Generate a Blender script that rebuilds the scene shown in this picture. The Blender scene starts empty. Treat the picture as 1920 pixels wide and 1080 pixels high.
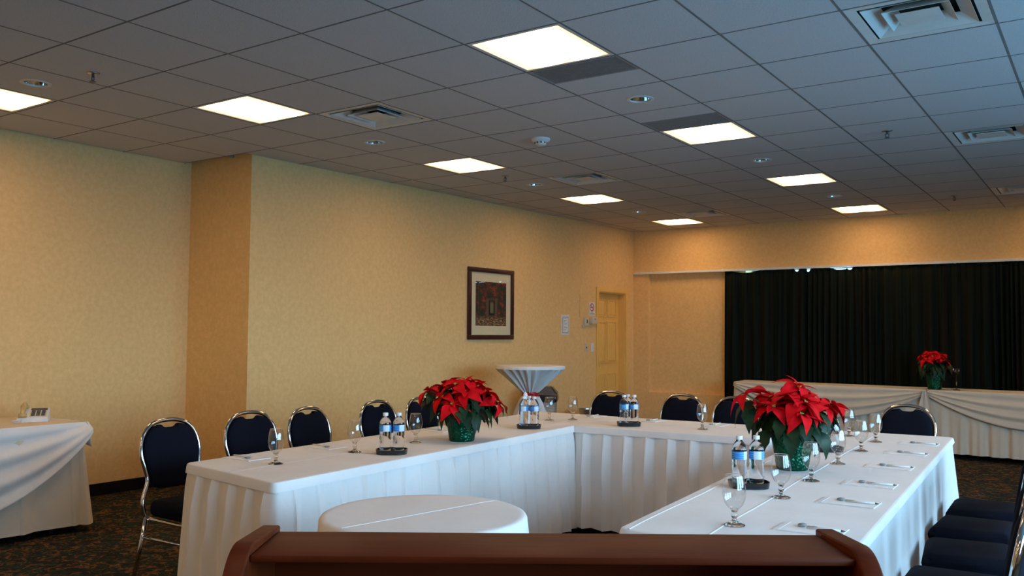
import bpy, bmesh, math, random
from mathutils import Vector, Matrix
random.seed(7)
scene = bpy.context.scene
COL = scene.collection
PI = math.pi

# ------------------------------------------------------------------ camera
F_PX = 1632.48
yaw, pitch, roll = -0.6043, 0.0513, 0.0067
fw = Vector((math.sin(yaw)*math.cos(pitch), math.cos(yaw)*math.cos(pitch), math.sin(pitch)))
rt = Vector((math.cos(yaw), -math.sin(yaw), 0)); up = rt.cross(fw)
rt2 = rt*math.cos(roll) + up*math.sin(roll); up2 = -rt*math.sin(roll) + up*math.cos(roll)
cam_data = bpy.data.cameras.new('camera'); cam = bpy.data.objects.new('camera', cam_data); COL.objects.link(cam)
cam_data.sensor_width = 36.0; cam_data.lens = F_PX/1920*36.0; cam_data.clip_start = 0.05
M = Matrix((rt2, up2, -fw)).transposed().to_4x4(); M.translation = Vector((0, 0, 1.40)); cam.matrix_world = M
scene.camera = cam

# ------------------------------------------------------------------ sky, exposure
scene.view_settings.view_transform = 'Standard'
scene.view_settings.look = 'None'
scene.view_settings.gamma = 1.0
scene.view_settings.use_curve_mapping = False
scene.view_settings.exposure = -0.08
SKY = 23.5          # brightness of the daylight outside the windows
PANEL = 20.0        # brightness of the ceiling light panels
world = bpy.data.worlds.new('sky'); scene.world = world; world.use_nodes = True
nt = world.node_tree; nt.nodes.clear()
wo = nt.nodes.new('ShaderNodeOutputWorld'); bg = nt.nodes.new('ShaderNodeBackground')
tc = nt.nodes.new('ShaderNodeTexCoord'); sp = nt.nodes.new('ShaderNodeSeparateXYZ'); rp = nt.nodes.new('ShaderNodeValToRGB')
mr = nt.nodes.new('ShaderNodeMapRange'); mr.inputs['From Min'].default_value = -1; mr.inputs['From Max'].default_value = 1
nt.links.new(tc.outputs['Generated'], sp.inputs[0]); nt.links.new(sp.outputs['Z'], mr.inputs['Value'])
nt.links.new(mr.outputs[0], rp.inputs[0]); nt.links.new(rp.outputs[0], bg.inputs['Color']); nt.links.new(bg.outputs[0], wo.inputs[0])
e = rp.color_ramp.elements
e[0].position = 0.47; e[0].color = (0.080, 0.27, 0.48, 1)
e[1].position = 0.51; e[1].color = (0.39, 0.70, 1.0, 1)
bg.inputs['Strength'].default_value = SKY

ROOM_X1 = 2.3
WINDOWS = [(0.3, 1.8), (2.2, 3.7), (4.1, 5.6), (6.0, 7.0)]     # window openings of the right wall (y from, y to)
WZ0, WZ1 = 0.80, 2.40
for a, b in WINDOWS:
    ld = bpy.data.lights.new('window_daylight', 'AREA'); ld.shape = 'RECTANGLE'; ld.size = WZ1-WZ0; ld.size_y = b-a
    ld.cycles.is_portal = True
    lo = bpy.data.objects.new('window_daylight', ld); COL.objects.link(lo)
    lo.location = (ROOM_X1+0.14, (a+b)/2, (WZ0+WZ1)/2); lo.rotation_euler = (0, PI/2, 0)   # faces the room (-X)
scene.cycles.transparent_max_bounces = 24
scene.cycles.max_bounces = 12
scene.cycles.diffuse_bounces = 6
scene.cycles.glossy_bounces = 6
scene.cycles.transmission_bounces = 10
scene.cycles.sample_clamp_indirect = 6.0
scene.cycles.caustics_reflective = False
scene.cycles.caustics_refractive = False

# ------------------------------------------------------------------ material helpers
MATS = {}
def mat(name, col=(0.8, 0.8, 0.8), rough=0.6, metal=0.0, spec=0.5, trans=0.0, ior=1.45, emit=None, es=0.0, sheen=0.0, coat=0.0):
    m = bpy.data.materials.new(name); m.use_nodes = True; b = m.node_tree.nodes['Principled BSDF']
    b.inputs['Base Color'].default_value = (*col, 1); b.inputs['Roughness'].default_value = rough
    b.inputs['Metallic'].default_value = metal; b.inputs['Specular IOR Level'].default_value = spec
    b.inputs['Transmission Weight'].default_value = trans; b.inputs['IOR'].default_value = ior
    b.inputs['Sheen Weight'].default_value = sheen; b.inputs['Coat Weight'].default_value = coat
    if emit: b.inputs['Emission Color'].default_value = (*emit, 1); b.inputs['Emission Strength'].default_value = es
    MATS[name] = m
    return m
def N(m, t, **kw):
    n = m.node_tree.nodes.new(t)
    for k, v in kw.items():
        if hasattr(n, k): setattr(n, k, v)
        else: n.inputs[k].default_value = v
    return n
def L(m, a, b): m.node_tree.links.new(a, b)
def BS(m): return m.node_tree.nodes['Principled BSDF']
def coords(m, kind='Object', scale=(1, 1, 1)):
    t = N(m, 'ShaderNodeTexCoord'); p = N(m, 'ShaderNodeMapping'); p.inputs['Scale'].default_value = scale
    L(m, t.outputs[kind], p.inputs[0]); return p.outputs[0]
def noise_ramp(m, vec, scale, stops, detail=4, rough=0.6):
    n = N(m, 'ShaderNodeTexNoise'); n.inputs['Scale'].default_value = scale; n.inputs['Detail'].default_value = detail; n.inputs['Roughness'].default_value = rough
    L(m, vec, n.inputs['Vector']); r = N(m, 'ShaderNodeValToRGB'); el = r.color_ramp.elements
    for i, (p, c) in enumerate(stops):
        x = el[i] if i < 2 else el.new(p)
        x.position = p; x.color = (*c, 1)
    L(m, n.outputs['Fac'], r.inputs[0]); return n, r
def bump(m, height, strength, dist=0.01):
    b = N(m, 'ShaderNodeBump'); b.inputs['Strength'].default_value = strength; b.inputs['Distance'].default_value = dist
    L(m, height, b.inputs['Height']); L(m, b.outputs[0], BS(m).inputs['Normal']); return b
def mottled(name, c0, c1, scale, rough=0.7, bs=0.2, bd=0.004, bscale=None, metal=0, kind='Object', stretch=(1, 1, 1), spec=0.5):
    m = mat(name, c0, rough, metal, spec); v = coords(m, kind, stretch)
    n, r = noise_ramp(m, v, scale, [(0.35, c0), (0.65, c1)])
    L(m, r.outputs[0], BS(m).inputs['Base Color'])
    if bs:
        n2 = N(m, 'ShaderNodeTexNoise'); n2.inputs['Scale'].default_value = bscale or scale; n2.inputs['Detail'].default_value = 5
        L(m, v, n2.inputs['Vector']); bump(m, n2.outputs['Fac'], bs, bd)
    return m
mottled('wallpaper', (0.78, 0.495, 0.20), (0.86, 0.555, 0.24), 26, 0.75, 0.35, 0.006, 60, spec=0.25)
mottled('ceiling_tile', (0.55, 0.545, 0.535), (0.61, 0.605, 0.595), 90, 0.9, 0.5, 0.004, 140, spec=0.1)
mottled('tee_metal_shaded', (0.19, 0.17, 0.155), (0.22, 0.20, 0.18), 20, 0.8, 0, spec=0.1)  # metal tone darkened to carry the shade in the gaps between tiles
mottled('cloth', (0.78, 0.76, 0.74), (0.82, 0.80, 0.78), 5, 0.85, 0.25, 0.02, 7, spec=0.15)
mottled('cloth_ivory', (0.66, 0.585, 0.475), (0.70, 0.625, 0.51), 5, 0.85, 0.25, 0.02, 7, spec=0.15)
mottled('white_paint', (0.74, 0.73, 0.70), (0.78, 0.77, 0.74), 10, 0.5, 0)
mottled('vent_paint', (0.66, 0.64, 0.58), (0.71, 0.69, 0.63), 10, 0.45, 0)
mottled('void_shade', (0.02, 0.018, 0.015), (0.03, 0.026, 0.02), 10, 0.9, 0)  # near-black colour paints in the shade inside vents and fittings
mottled('door_paint', (0.82, 0.49, 0.13), (0.86, 0.53, 0.15), 8, 0.45, 0.1, 0.002, 50)
mottled('rubber_base', (0.008, 0.006, 0.007), (0.013, 0.010, 0.011), 14, 0.8, 0, spec=0.1)
mottled('navy_fabric', (0.0050, 0.0056, 0.0105), (0.0076, 0.0086, 0.0155), 300, 0.95, 0.3, 0.002, 600, spec=0.1)
mat('chrome', (0.58, 0.56, 0.54), 0.09, 1.0); 
mottled('steel', (0.45, 0.43, 0.40), (0.52, 0.50, 0.46), 60, 0.3, 0, metal=1.0)
mottled('black_plastic', (0.012, 0.012, 0.013), (0.018, 0.018, 0.02), 30, 0.25, 0)
mottled('grey_plastic', (0.24, 0.25, 0.25), (0.28, 0.29, 0.29), 20, 0.5, 0)
mottled('beige_plastic', (0.60, 0.54, 0.42), (0.65, 0.59, 0.46), 20, 0.4, 0)
mottled('white_plastic', (0.74, 0.73, 0.72), (0.78, 0.77, 0.76), 20, 0.4, 0)
mottled('paper', (0.80, 0.79, 0.78), (0.84, 0.83, 0.82), 20, 0.7, 0)
mottled('ink', (0.03, 0.03, 0.035), (0.05, 0.05, 0.055), 20, 0.6, 0)
mottled('dark_grey', (0.07, 0.07, 0.075), (0.09, 0.09, 0.095), 20, 0.35, 0)
mottled('sign_red', (0.62, 0.03, 0.025), (0.66, 0.04, 0.03), 20, 0.4, 0)
mottled('ribbon_red', (0.36, 0.006, 0.010), (0.44, 0.010, 0.014), 14, 0.45, 0.2, 0.004, 20)
mottled('mat_board', (0.74, 0.61, 0.37), (0.77, 0.64, 0.40), 40, 0.8, 0)
mottled('frame_wood', (0.040, 0.010, 0.009), (0.060, 0.016, 0.012), 16, 0.3, 0, stretch=(1, 1, 8))
mottled('bract_red', (0.56, 0.002, 0.006), (0.72, 0.004, 0.010), 22, 0.7, 0.3, 0.003, 60, spec=0.12)
mottled('leaf_green', (0.007, 0.024, 0.010), (0.014, 0.042, 0.013), 22, 0.5, 0.3, 0.003, 60, spec=0.3)
mottled('cyathia_yellow', (0.50, 0.40, 0.05), (0.36, 0.34, 0.05), 60, 0.6, 0)
mottled('stem_green', (0.030, 0.06, 0.02), (0.05, 0.08, 0.03), 40, 0.6, 0)
mottled('soil', (0.02, 0.014, 0.009), (0.035, 0.025, 0.016), 60, 0.95, 0.5, 0.004, 90)
mottled('bottle_cap', (0.74, 0.75, 0.78), (0.78, 0.79, 0.82), 20, 0.4, 0)
mottled('mullion', (0.32, 0.32, 0.33), (0.36, 0.36, 0.37), 12, 0.4, 0)
mottled('plaster', (0.60, 0.52, 0.40), (0.64, 0.56, 0.43), 12, 0.8, 0)
mottled('receiver_tan', (0.52, 0.36, 0.14), (0.57, 0.40, 0.16), 20, 0.4, 0)
# green foil pot wrap: crinkled metallic
m = mottled('green_foil', (0.004, 0.065, 0.034), (0.008, 0.11, 0.06), 18, 0.28, 0, metal=0.8)
vv = coords(m, 'Object'); vo = N(m, 'ShaderNodeTexVoronoi'); vo.inputs['Scale'].default_value = 70; L(m, vv, vo.inputs['Vector']); bump(m, vo.outputs['Distance'], 0.7, 0.01)
# carpet: dark ground with leafy rust and green figures
m = mat('carpet', (0.02, 0.02, 0.015), 0.95, 0, 0.1); v = coords(m)
w = N(m, 'ShaderNodeTexNoise'); w.inputs['Scale'].default_value = 9; L(m, v, w.inputs['Vector'])
mx = N(m, 'ShaderNodeMixRGB', blend_type='ADD'); mx.inputs[0].default_value = 0.35; L(m, v, mx.inputs[1]); L(m, w.outputs['Color'], mx.inputs[2])
n1, r1 = noise_ramp(m, mx.outputs[0], 16, [(0.52, (0.006, 0.007, 0.006)), (0.58, (0.13, 0.043, 0.010)), (0.64, (0.19, 0.085, 0.02)), (0.69, (0.008, 0.009, 0.008))], 3)
n2, r2 = noise_ramp(m, mx.outputs[0], 12, [(0.50, (0.008, 0.011, 0.011)), (0.58, (0.012, 0.036, 0.019)), (0.66, (0.008, 0.015, 0.032))], 3)
mm = N(m, 'ShaderNodeMixRGB', blend_type='ADD'); mm.inputs[0].default_value = 1; L(m, r1.outputs[0], mm.inputs[1]); L(m, r2.outputs[0], mm.inputs[2])
L(m, mm.outputs[0], BS(m).inputs['Base Color'])
n3 = N(m, 'ShaderNodeTexNoise'); n3.inputs['Scale'].default_value = 400; L(m, v, n3.inputs['Vector']); bump(m, n3.outputs['Fac'], 0.6, 0.005)
# curtain: dark bottle-green cloth, faint woven vertical stripes
m = mat('curtain', (0.012, 0.018, 0.014), 0.95, 0, 0.05); v = coords(m, 'Object', (30, 1, 0.4))
n1, r1 = noise_ramp(m, v, 1.0, [(0.35, (0.004, 0.0065, 0.0055)), (0.5, (0.010, 0.015, 0.011)), (0.66, (0.018, 0.012, 0.008))], 2)
L(m, r1.outputs[0], BS(m).inputs['Base Color'])
# mahogany lectern
m = mat('mahogany', (0.16, 0.04, 0.02), 0.45, 0, 0.12); v = coords(m, 'Object', (1.5, 14, 14))
n1, r1 = noise_ramp(m, v, 5, [(0.3, (0.072, 0.012, 0.0030)), (0.7, (0.118, 0.021, 0.0055))], 6)
L(m, r1.outputs[0], BS(m).inputs['Base Color']); bump(m, n1.outputs['Fac'], 0.08, 0.003)
mottled('oak_edge', (0.42, 0.24, 0.08), (0.52, 0.31, 0.11), 10, 0.45, 0.1, 0.002, 40, stretch=(6, 6, 1))
# thin clear glass (bowls, panes): see-through with a grazing reflection
def thin_glass(name, tint=(1, 1, 1), f0=0.06, gain=1.0, power=5.0):
    m = bpy.data.materials.new(name); m.use_nodes = True; t = m.node_tree; t.nodes.remove(t.nodes['Principled BSDF'])
    o = t.nodes['Material Output']; tr = N(m, 'ShaderNodeBsdfTransparent'); tr.inputs[0].default_value = (*tint, 1)
    gl = N(m, 'ShaderNodeBsdfGlossy'); gl.inputs['Roughness'].default_value = 0.01
    lw = N(m, 'ShaderNodeLayerWeight'); lw.inputs['Blend'].default_value = 0.5
    pw = N(m, 'ShaderNodeMath', operation='POWER'); pw.inputs[1].default_value = power; L(m, lw.outputs['Facing'], pw.inputs[0])
    ma = N(m, 'ShaderNodeMath', operation='MULTIPLY_ADD', use_clamp=True); ma.inputs[1].default_value = (1-f0)*gain; ma.inputs[2].default_value = f0; L(m, pw.outputs[0], ma.inputs[0])
    mx = N(m, 'ShaderNodeMixShader'); L(m, ma.outputs[0], mx.inputs[0]); L(m, tr.outputs[0], mx.inputs[1]); L(m, gl.outputs[0], mx.inputs[2])
    L(m, mx.outputs[0], o.inputs[0]); MATS[name] = m
thin_glass('thin_glass', (0.96, 0.97, 0.97), 0.10, 1.0, 3.2)
thin_glass('pane_glass', (0.99, 0.995, 0.995), 0.02, 0.5)
mat('solid_glass', (0.98, 0.99, 0.98), 0.02, 0, 0.5, 1.0, 1.5)
mat('water_bottle', (0.97, 0.985, 1.0), 0.03, 0, 0.5, 1.0, 1.33)
# light panel: acrylic diffuser over two fluorescent tubes (brighter over each tube)
m = mat('light_panel', (0.8, 0.8, 0.75), 0.6); v = coords(m, 'Object')
s = N(m, 'ShaderNodeSeparateXYZ'); L(m, v, s.inputs[0])
def band(off):
    a = N(m, 'ShaderNodeMath', operation='SUBTRACT'); a.inputs[1].default_value = off; L(m, s.outputs['X'], a.inputs[0])
    b = N(m, 'ShaderNodeMath', operation='ABSOLUTE'); L(m, a.outputs[0], b.inputs[0])
    c = N(m, 'ShaderNodeMapRange', interpolation_type='SMOOTHSTEP'); L(m, b.outputs[0], c.inputs['Value'])
    c.inputs['From Min'].default_value = 0; c.inputs['From Max'].default_value = 0.13; c.inputs['To Min'].default_value = 1; c.inputs['To Max'].default_value = 0
    return c.outputs[0]
ad = N(m, 'ShaderNodeMath', operation='ADD', use_clamp=True); L(m, band(-0.115), ad.inputs[0]); L(m, band(0.115), ad.inputs[1])
cr = N(m, 'ShaderNodeValToRGB'); cr.color_ramp.elements[0].color = (0.12, 0.078, 0.034, 1); cr.color_ramp.elements[1].color = (1.0, 0.64, 0.35, 1)
L(m, ad.outputs[0], cr.inputs[0]); L(m, cr.outputs[0], BS(m).inputs['Emission Color']); BS(m).inputs['Emission Strength'].default_value = PANEL
# bottle label: blue wrap with a pale wave and a white back section
m = mat('bottle_label', (0.03, 0.25, 0.72), 0.4); v = coords(m, 'Object')
s = N(m, 'ShaderNodeSeparateXYZ'); L(m, v, s.inputs[0])
at = N(m, 'ShaderNodeMath', operation='ARCTAN2'); L(m, s.outputs['Y'], at.inputs[0]); L(m, s.outputs['X'], at.inputs[1])
cb = N(m, 'ShaderNodeCombineXYZ'); L(m, at.outputs[0], cb.inputs[0]); 
mz = N(m, 'ShaderNodeMath', operation='MULTIPLY'); mz.inputs[1].default_value = 40; L(m, s.outputs['Z'], mz.inputs[0]); L(m, mz.outputs[0], cb.inputs[1])
wv = N(m, 'ShaderNodeTexWave'); wv.wave_type = 'RINGS'; wv.inputs['Scale'].default_value = 0.9; wv.inputs['Distortion'].default_value = 3.0; L(m, cb.outputs[0], wv.inputs['Vector'])
r = N(m, 'ShaderNodeValToRGB'); r.color_ramp.elements[0].position = 0.45; r.color_ramp.elements[0].color = (0.02, 0.22, 0.66, 1); r.color_ramp.elements[1].position = 0.75; r.color_ramp.elements[1].color = (0.12, 0.42, 0.80, 1)
L(m, wv.outputs['Fac'], r.inputs[0])
sg = N(m, 'ShaderNodeMath', operation='SINE'); L(m, at.outputs[0], sg.inputs[0])
gt = N(m, 'ShaderNodeMath', operation='GREATER_THAN'); gt.inputs[1].default_value = 0.86; L(m, sg.outputs[0], gt.inputs[0])
mx = N(m, 'ShaderNodeMixRGB'); L(m, gt.outputs[0], mx.inputs[0]); L(m, r.outputs[0], mx.inputs[1]); mx.inputs[2].default_value = (0.62, 0.76, 0.86, 1)
L(m, mx.outputs[0], BS(m).inputs['Base Color'])
# painting: loosely brushed garden with an archway, x = 0..1 across, y = 0..1 up (UV)
m = mat('painting', (0.1, 0.05, 0.03), 0.55); v = coords(m, 'UV')
n1, r1 = noise_ramp(m, v, 5.5, [(0.38, (0.012, 0.024, 0.020)), (0.47, (0.030, 0.034, 0.018)), (0.54, (0.10, 0.026, 0.016)), (0.60, (0.34, 0.040, 0.028)), (0.68, (0.30, 0.20, 0.09))], 8, 0.75)
n2, r2 = noise_ramp(m, coords(m, 'UV', (1, 2.6, 1)), 14, [(0.40, (0.03, 0.014, 0.008)), (0.52, (0.20, 0.10, 0.04)), (0.62, (0.48, 0.34, 0.18))], 4, 0.7)
s = N(m, 'ShaderNodeSeparateXYZ'); L(m, v, s.inputs[0])
def step(sock, lo, hi):
    c = N(m, 'ShaderNodeMapRange', interpolation_type='SMOOTHSTEP'); L(m, sock, c.inputs['Value']); c.inputs['From Min'].default_value = lo; c.inputs['From Max'].default_value = hi; return c.outputs[0]
def mul(a, b):
    q = N(m, 'ShaderNodeMath', operation='MULTIPLY'); L(m, a, q.inputs[0]); L(m, b, q.inputs[1]); return q.outputs[0]
dx = N(m, 'ShaderNodeMath', operation='SUBTRACT'); dx.inputs[1].default_value = 0.52; L(m, s.outputs['X'], dx.inputs[0])
ax = N(m, 'ShaderNodeMath', operation='ABSOLUTE'); L(m, dx.outputs[0], ax.inputs[0])
path = step(s.outputs['Y'], 0.26, 0.12)
mA = N(m, 'ShaderNodeMixRGB'); L(m, path, mA.inputs[0]); L(m, r1.outputs[0], mA.inputs[1]); L(m, r2.outputs[0], mA.inputs[2])
pill = mul(mul(step(ax.outputs[0], 0.20, 0.16), step(s.outputs['Y'], 0.20, 0.24)), step(s.outputs['Y'], 0.66, 0.58))
mB = N(m, 'ShaderNodeMixRGB'); L(m, pill, mB.inputs[0]); L(m, mA.outputs[0], mB.inputs[1]); mB.inputs[2].default_value = (0.13, 0.075, 0.045, 1)
door = mul(mul(step(ax.outputs[0], 0.11, 0.09), step(s.outputs['Y'], 0.22, 0.25)), step(s.outputs['Y'], 0.62, 0.56))
mC = N(m, 'ShaderNodeMixRGB'); L(m, door, mC.inputs[0]); L(m, mB.outputs[0], mC.inputs[1]); mC.inputs[2].default_value = (0.012, 0.010, 0.008, 1)
lite = mul(mul(step(ax.outputs[0], 0.065, 0.045), step(s.outputs['Y'], 0.28, 0.31)), step(s.outputs['Y'], 0.58, 0.50))
mD = N(m, 'ShaderNodeMixRGB'); L(m, lite, mD.inputs[0]); L(m, mC.outputs[0], mD.inputs[1]); mD.inputs[2].default_value = (0.16, 0.15, 0.07, 1)
L(m, mD.outputs[0], BS(m).inputs['Base Color'])

# ------------------------------------------------------------------ mesh helpers
class MB:
    def __init__(s): s.v = []; s.f = []
    def add(s, vs, fs):
        o = len(s.v); s.v += [tuple(p) for p in vs]; s.f += [tuple(i+o for i in q) for q in fs]; return s
    def box(s, x0, x1, y0, y1, z0, z1, mtx=None):
        vs = [Vector((x, y, z)) for z in (z0, z1) for y in (y0, y1) for x in (x0, x1)]
        if mtx is not None: vs = [mtx @ p for p in vs]
        return s.add(vs, [(0, 2, 3, 1), (4, 5, 7, 6), (0, 1, 5, 4), (2, 6, 7, 3), (0, 4, 6, 2), (1, 3, 7, 5)])
    def lathe(s, prof, n=24, cx=0, cy=0, cap0=False, cap1=False):
        vs = []; fs = []
        for r, z in prof:
            for k in range(n):
                a = 2*PI*k/n; vs.append((cx+r*math.cos(a), cy+r*math.sin(a), z))
        for i in range(len(prof)-1):
            for k in range(n):
                fs.append((i*n+k, i*n+(k+1) % n, (i+1)*n+(k+1) % n, (i+1)*n+k))
        if cap0: fs.append(tuple(reversed(range(n))))
        if cap1: fs.append(tuple((len(prof)-1)*n+k for k in range(n)))
        return s.add(vs, fs)
    def tube(s, pts, r, n=8, closed=False, caps=True):
        P = [Vector(p) for p in pts]; m_ = len(P); vs = []; fs = []
        T = []
        for i in range(m_):
            a = P[i-1] if (i > 0 or closed) else P[i]; b = P[(i+1) % m_] if (i < m_-1 or closed) else P[i]
            T.append((b-a).normalized())
        nrm = T[0].orthogonal().normalized()
        for i in range(m_):
            nrm = (nrm - T[i]*nrm.dot(T[i])).normalized(); bi = T[i].cross(nrm)
            rr = r[i] if isinstance(r, (list, tuple)) else r
            for k in range(n):
                a = 2*PI*k/n; vs.append(P[i] + nrm*(rr*math.cos(a)) + bi*(rr*math.sin(a)))
        for i in range(m_ if closed else m_-1):
            for k in range(n):
                j = (i+1) % m_; fs.append((i*n+k, i*n+(k+1) % n, j*n+(k+1) % n, j*n+k))
        if caps and not closed:
            fs.append(tuple(reversed(range(n)))); fs.append(tuple((m_-1)*n+k for k in range(n)))
        return s.add(vs, fs)
    def mesh(s, name, m, smooth=False, angle=None):
        me = bpy.data.meshes.new(name); me.from_pydata(s.v, [], s.f); me.update()
        if m: me.materials.append(MATS[m])
        bm = bmesh.new(); bm.from_mesh(me); bmesh.ops.recalc_face_normals(bm, faces=bm.faces)
        if smooth:
            for f in bm.faces: f.smooth = True
            if angle:
                for ed in bm.edges:
                    if len(ed.link_faces) == 2 and ed.calc_face_angle(0) > angle: ed.smooth = False
        bm.to_mesh(me); bm.free(); return me
    def build(s, name, m, parent=None, smooth=False, angle=None):
        return link(name, s.mesh(name, m, smooth, angle), parent)
def link(name, me, parent=None, loc=None, rz=None):
    o = bpy.data.objects.new(name, me); COL.objects.link(o)
    if parent is not None: o.parent = parent
    if loc is not None: o.location = loc
    if rz is not None: o.rotation_euler = (0, 0, rz)
    return o
def tag(o, label=None, cat=None, group=None, kind=None):
    if label: o['label'] = label
    if cat: o['category'] = cat
    if group: o['group'] = group
    if kind: o['kind'] = kind
    return o
def thing(name, label, cat, loc=(0, 0, 0), rz=0, group=None):
    return tag(link(name, None, None, loc, rz), label, cat, group)
def dup(root, loc, rz, label, group=None):
    def cp(o, parent):
        c = o.copy(); COL.objects.link(c); c.parent = parent
        for ch in o.children: cp(ch, c)
        return c
    c = cp(root, None); c.location = loc; c.rotation_euler = (0, 0, rz); c['label'] = label
    if group: c['group'] = group
    return c
def struct(name, mb, m, parent=None, smooth=False):
    o = mb.build(name, m, parent, smooth)
    if parent is None: o['kind'] = 'structure'
    return o
def bevel_box(x0, x1, y0, y1, z0, z1, b, seg=2):
    bm = bmesh.new(); bmesh.ops.create_cube(bm, size=1)
    for v_ in bm.verts: v_.co = Vector(((x0+x1)/2+v_.co.x*(x1-x0), (y0+y1)/2+v_.co.y*(y1-y0), (z0+z1)/2+v_.co.z*(z1-z0)))
    bmesh.ops.bevel(bm, geom=list(bm.edges), offset=b, segments=seg, affect='EDGES', profile=0.5)
    mb = MB(); bm.verts.index_update(); mb.v = [tuple(v_.co) for v_ in bm.verts]; mb.f = [tuple(v_.index for v_ in f.verts) for f in bm.faces]; bm.free(); return mb
def smooth_curve(pts, n=6, closed=False):
    P = [Vector(p) for p in pts]; out = []; m_ = len(P)
    for i in range(m_ if closed else m_-1):
        g = lambda k: P[k % m_] if closed else P[max(0, min(m_-1, k))]
        a, b, c, d = g(i-1), g(i), g(i+1), g(i+2)
        for k in range(n):
            t = k/n; out.append(0.5*((2*b)+(c-a)*t+(2*a-5*b+4*c-d)*t*t+(3*b-a-3*c+d)*t**3))
    if not closed: out.append(P[-1])
    return out

# ------------------------------------------------------------------ the room shell
CZ = 2.962
GX0, GY0, GX, GY = -2.8666, 3.6791, 0.606, 0.61          # ceiling grid origin and pitch
Y_BACK, Y_FAR, X_NEAR, Y_STEP = -3.0, 12.03, -7.12, 4.98
fl = MB().box(-8.0, ROOM_X1+0.3, Y_BACK-0.2, 12.6, -0.1, 0.0); struct('floor', fl, 'carpet')
# left wall in two planes, joined by the return that steps into the room
struct('wall_left_near', MB().box(X_NEAR-0.15, X_NEAR, Y_BACK-0.15, Y_STEP, 0, CZ+0.08), 'wallpaper')
A, B = Vector((-6.25, Y_STEP, 0)), Vector((-6.045, 12.03, 0))
T_ = (B-A).normalized(); NRM = Vector((T_.y, -T_.x, 0))
WM = Matrix((Vector((T_.x, T_.y, 0)), NRM, Vector((0, 0, 1)))).transposed().to_4x4(); WM.translation = A   # local x along wall, y into the room, z up
def on_wall(y): return (y-A.y)/T_.y
WL = (B-A).length
D0, D1, DH = on_wall(10.98), on_wall(11.76), 2.00        # door opening
struct('wall_return', MB().box(X_NEAR-0.15, A.x-0.0, Y_STEP, Y_STEP+0.15, 0, CZ+0.08), 'wallpaper')
wl = MB().box(0.02, D0, -0.16, 0, 0, CZ+0.08, WM).box(D0, D1, -0.16, 0, DH, CZ+0.08, WM).box(D1, WL+0.2, -0.16, 0, 0, CZ+0.08, WM)
struct('wall_left', wl, 'wallpaper')
# far wall with a wide recess: wallpapered panel at its left, windows behind the curtain
RX0, RX1, RZ0, RZ1, RD = -5.79, 1.5, 0.52, 2.325, 0.22
wf = MB().box(-6.3, ROOM_X1+0.15, Y_FAR, Y_FAR+0.45, RZ1, CZ+0.08).box(-6.3, ROOM_X1+0.15, Y_FAR, Y_FAR+0.45, 0, RZ0)
wf.box(-6.3, RX0, Y_FAR, Y_FAR+0.45, RZ0, RZ1).box(RX1, ROOM_X1+0.15, Y_FAR, Y_FAR+0.45, RZ0, RZ1).box(RX0, -4.30, Y_FAR+0.07, Y_FAR+0.45, RZ0, RZ1)
struct('wall_far', wf, 'wallpaper')
n_win = 0
for x0 in (-4.30, -2.85, -1.40, 0.05):
    n_win += 1
    wn = link('window_%d' % n_win, None, None, (x0, Y_FAR+0.36, 0)); wn['kind'] = 'structure'
    MB().box(0, 1.45, 0, 0.05, RZ0, RZ0+0.05).box(0, 1.45, 0, 0.05, RZ1-0.012, RZ1).box(0, 0.05, 0, 0.05, RZ0+0.05, RZ1-0.012).box(1.40, 1.45, 0, 0.05, RZ0+0.05, RZ1-0.012).build('window_frame', 'mullion', wn)
    MB().box(0.05, 1.40, 0.02, 0.026, RZ0+0.05, RZ1-0.012).build('pane', 'pane_glass', wn)
# right wall with four windows (the daylight), back wall
wr = MB(); ys = [Y_BACK-0.15] + [q for ab in WINDOWS for q in ab] + [Y_FAR+0.2]
for i in range(0, len(ys), 2): wr.box(ROOM_X1, ROOM_X1+0.15, ys[i], ys[i+1], 0, CZ+0.08)
for a, b in WINDOWS: wr.box(ROOM_X1, ROOM_X1+0.15, a, b, 0, WZ0).box(ROOM_X1, ROOM_X1+0.15, a, b, WZ1, CZ+0.08)
struct('wall_right', wr, 'plaster')
struct('wall_back', MB().box(X_NEAR-0.15, ROOM_X1+0.15, Y_BACK-0.15, Y_BACK, 0, CZ+0.08), 'plaster')
for a, b in WINDOWS:
    n_win += 1
    wn = link('window_%d' % n_win, None, None, (ROOM_X1+0.06, a, 0)); wn['kind'] = 'structure'
    w_ = b-a
    MB().box(0, 0.05, 0, w_, WZ0, WZ0+0.05).box(0, 0.05, 0, w_, WZ1-0.05, WZ1).box(0, 0.05, 0, 0.05, WZ0, WZ1).box(0, 0.05, w_-0.05, w_, WZ0, WZ1).box(0, 0.05, w_/2-0.03, w_/2+0.03, WZ0, WZ1).build('window_frame', 'mullion', wn)
    for q in (0, 1): MB().box(0.02, 0.026, 0.05+q*(w_/2-0.02), w_/2-0.03+q*(w_/2-0.02), WZ0+0.05, WZ1-0.05).build('pane', 'pane_glass', wn)
# baseboards
struct('baseboard_left_near', MB().box(X_NEAR, X_NEAR+0.012, Y_BACK, Y_STEP, 0, 0.10), 'rubber_base')
struct('baseboard_return', MB().box(X_NEAR, A.x, Y_STEP-0.012, Y_STEP, 0, 0.10), 'rubber_base')
struct('baseboard_left', MB().box(0, D0-0.07, 0, 0.012, 0, 0.10, WM), 'rubber_base')
struct('baseboard_far', MB().box(-6.05, ROOM_X1, Y_FAR-0.012, Y_FAR, 0, 0.10), 'rubber_base')
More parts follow.
